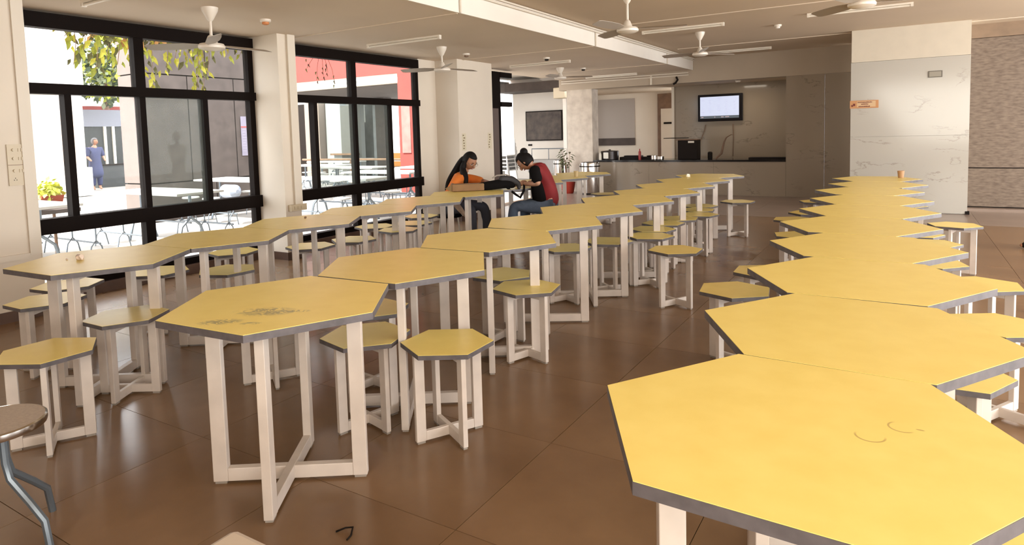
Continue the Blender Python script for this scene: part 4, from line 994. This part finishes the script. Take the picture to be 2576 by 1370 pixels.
sh_ = empty('climbing_shrub', (-19.6,6.9,0)); leafcloud('foliage', (0,0,1.9), 0.45, 300, [M_lg3,M_lg], 0.16, sh_, 8, (0.5,0.8,1.6)); tag(sh_, 'thin yellow green shrub against the white building', 'shrub')
# woman in blue outside
r4 = empty('person', (-21.8,10.72,0)); r4.scale = (1,1,1)
M_bk = mat('blue_kurta',(0.045,0.055,0.13),0.8,var=0.2,scale=6)
skin('body', [(0,0,0.85),(0,0,1.10),(0,0,1.28),(0.02,0,1.38),(0.05,0,1.44),(0.0,0.10,0.82),(0.03,0.10,0.45),(0,0.10,0.08),(0,-0.10,0.82),(0,-0.10,0.45),(-0.02,-0.10,0.08),(0.02,0.18,1.30),(0.04,0.24,1.05),(0.22,0.20,0.92),(0.02,-0.18,1.30),(0.02,-0.23,1.05),(0.20,-0.20,0.92),(0.10,0.10,0.03),(0.10,-0.10,0.03)],
     [(0,1),(1,2),(2,3),(3,4),(0,5),(5,6),(6,7),(0,8),(8,9),(9,10),(2,11),(11,12),(12,13),(2,14),(14,15),(15,16),(7,17),(10,18)], [0.13,0.12,0.12,0.05,0.045,0.09,0.06,0.04,0.09,0.06,0.04,0.055,0.042,0.026,0.055,0.042,0.026,0.03,0.03], M_skin2, r4, 2)
skin('kurta', [(0,0,0.35),(0,0,0.60),(0,0,0.85),(0,0,1.10),(0,0,1.28),(0.02,0.18,1.30),(0.04,0.24,1.05),(0.02,-0.18,1.30),(0.02,-0.23,1.05)], [(0,1),(1,2),(2,3),(3,4),(4,5),(5,6),(4,7),(7,8)], [0.25,0.23,0.19,0.16,0.15,0.08,0.075,0.08,0.075], M_bk, r4, 2)
for s in (-1,1): skin('trouser_leg', [(0.01,0.10*s,0.6),(0.02,0.10*s,0.35),(0,0.10*s,0.12)], chain(3), [0.10,0.09,0.075], M_bk, r4, 1)
at4, R4 = head(r4, (0.06,0,1.53), (1,0.5,-0.1), Z, M_skin, False)
cap(r4, (0.06,0,1.53), R4, mat('grey_hair',(0.12,0.11,0.11),0.5))
tag(r4, 'woman in a long blue kurta standing at the kiosk outside', 'person')
# red canopy
rc = empty('red_canopy', (0,0,0))
B(-17.0,-10.30,12.8,13.1,3.03,4.7).build('red_fascia', M_red, rc)
B(-17.0,-10.95,12.86,13.1,2.80,3.03).build('white_beam', M_tissw, rc)
B(-10.95,-10.45,12.8,13.2,-0.02,3.03).build('red_post', M_red, rc)
B(-17.0,-10.45,13.1,18.6,2.78,3.0).build('roof_soffit', M_conc2, rc)
B(-10.84,-10.56,12.77,12.8,1.0,2.3).build('pink_poster', mat('pink_poster',(0.40,0.14,0.12),0.7,var=0.3,scale=4), rc)
MB().tube([(-13.2,12.83,2.93),(-11.4,12.83,2.93)],0.03).build('tube_lamp', M_tissw, rc, True)
tag(rc, 'red painted canopy with white beam and red post outside the second window', 'canopy')
# behind the canopy
hb = empty('canteen_hall', (0,0,0))
B(-20.6,-19.2,17.6,17.9,-0.02,2.77).build('dark_bay', M_dark, hb)
B(-19.15,-18.4,17.0,17.6,-0.02,2.77).build('pink_column', mat('pink_plaster',(0.24,0.18,0.15),0.9), hb)
B(-18.35,-17.6,17.3,17.6,-0.02,2.77).build('white_wall', mat('hall_white',(0.30,0.31,0.31),0.8), hb)
B(-17.6,-16.6,17.3,17.5,-0.02,2.6).build('grey_door', mat('grey_door_paint',(0.10,0.098,0.09),0.7,var=0.1), hb)
B(-15.6,-15.2,17.0,17.4,-0.02,2.77).build('grey_column', M_conc2, hb)
B(-18.0,-16.7,17.1,17.3,0.80,0.86).build('shelf', M_wood, hb)
B(-24,-16.6,17.95,18.1,-0.02,2.77).build('rear_wall', mat('hall_grey',(0.16,0.16,0.155),0.8,var=0.2), hb)
tag(hb, 'pale hall with grey door and columns behind the canopy', 'building')
rl = empty('dark_railing', (0,0,0))
MB().tube([(-15.5,13.6,0.80),(-10.9,13.6,0.80)],0.03).build('top_rail', M_wood, rl, True)
for x in (-15,-13.5,-12,-11): MB().tube([(x,13.6,0.8),(x,13.6,0)],0.02).build('post', M_wood, rl, True)
tag(rl, 'dark wooden rail running under the canopy', 'railing')
o = empty('orange_chair', (-14.3,16.3,0)); MB().box(-0.2,0.2,-0.2,0.2,0.40,0.44).build('seat', M_wood, o); MB().box(-0.2,0.2,0.18,0.22,0.44,0.88).build('backrest', mat('orange_plastic',(0.75,0.32,0.06),0.5), o)
for a in (-1,1):
    for b in (-1,1): MB().tube([(a*0.18,b*0.18,0.4),(a*0.2,b*0.2,0)],0.012).build('leg', M_tubeleg, o)
tag(o, 'chair with an orange backrest under the canopy', 'chair')
# courtyard building mass over the room so the sun is cut as in the place
struct(B(-7.0,5.2,-2.2,14.0,3.21,3.6).build('roof_slab', M_conc2), 'roof slab over the hall', 'roof')

wc = empty('water_can', (-9.80,6.98,0.565))
MB().tube([(-0.16,0,0),(-0.14,0,0),(0.14,0,0),(0.17,0,0),(0.20,0,0)],[0.09,0.115,0.115,0.05,0.035],16).build('can_body', mat('pale_blue_plastic',(0.28,0.32,0.40),0.3), wc, True)
tag(wc, 'pale blue water can lying on a canteen seat outside the first window', 'can')
cv = empty('hanging_creeper', (-7.72,7.25,2.62)); random.seed(21)
M_lbr = mat('leaf_brown',(0.10,0.045,0.02),0.7)
for y,L in ((-0.30,0.12),(-0.12,0.30),(0.02,0.22),(0.12,0.16),(0.26,0.34)):
    MB().tube([(0,y*0.4,0.10),(0.0,y*0.8,-L*0.3),(0.0,y,-L)],0.004,5).build('tendril', M_lbr, cv)
    for k in range(3): bigleaf((0, y+random.uniform(-0.03,0.03), -L+0.07*k), (0,random.uniform(-0.6,0.6),-1), random.uniform(0.06,0.09), random.choice((M_lbr,M_lg2)), cv)
tag(cv, 'thin brown creeper strands hanging against the red canopy', 'vine')
struct(B(-7.84,-7.58,2.6,8.4,2.76,2.84).build('trim_9', M_conc2), 'narrow concrete ledge outside that the creepers hang from', 'ledge')
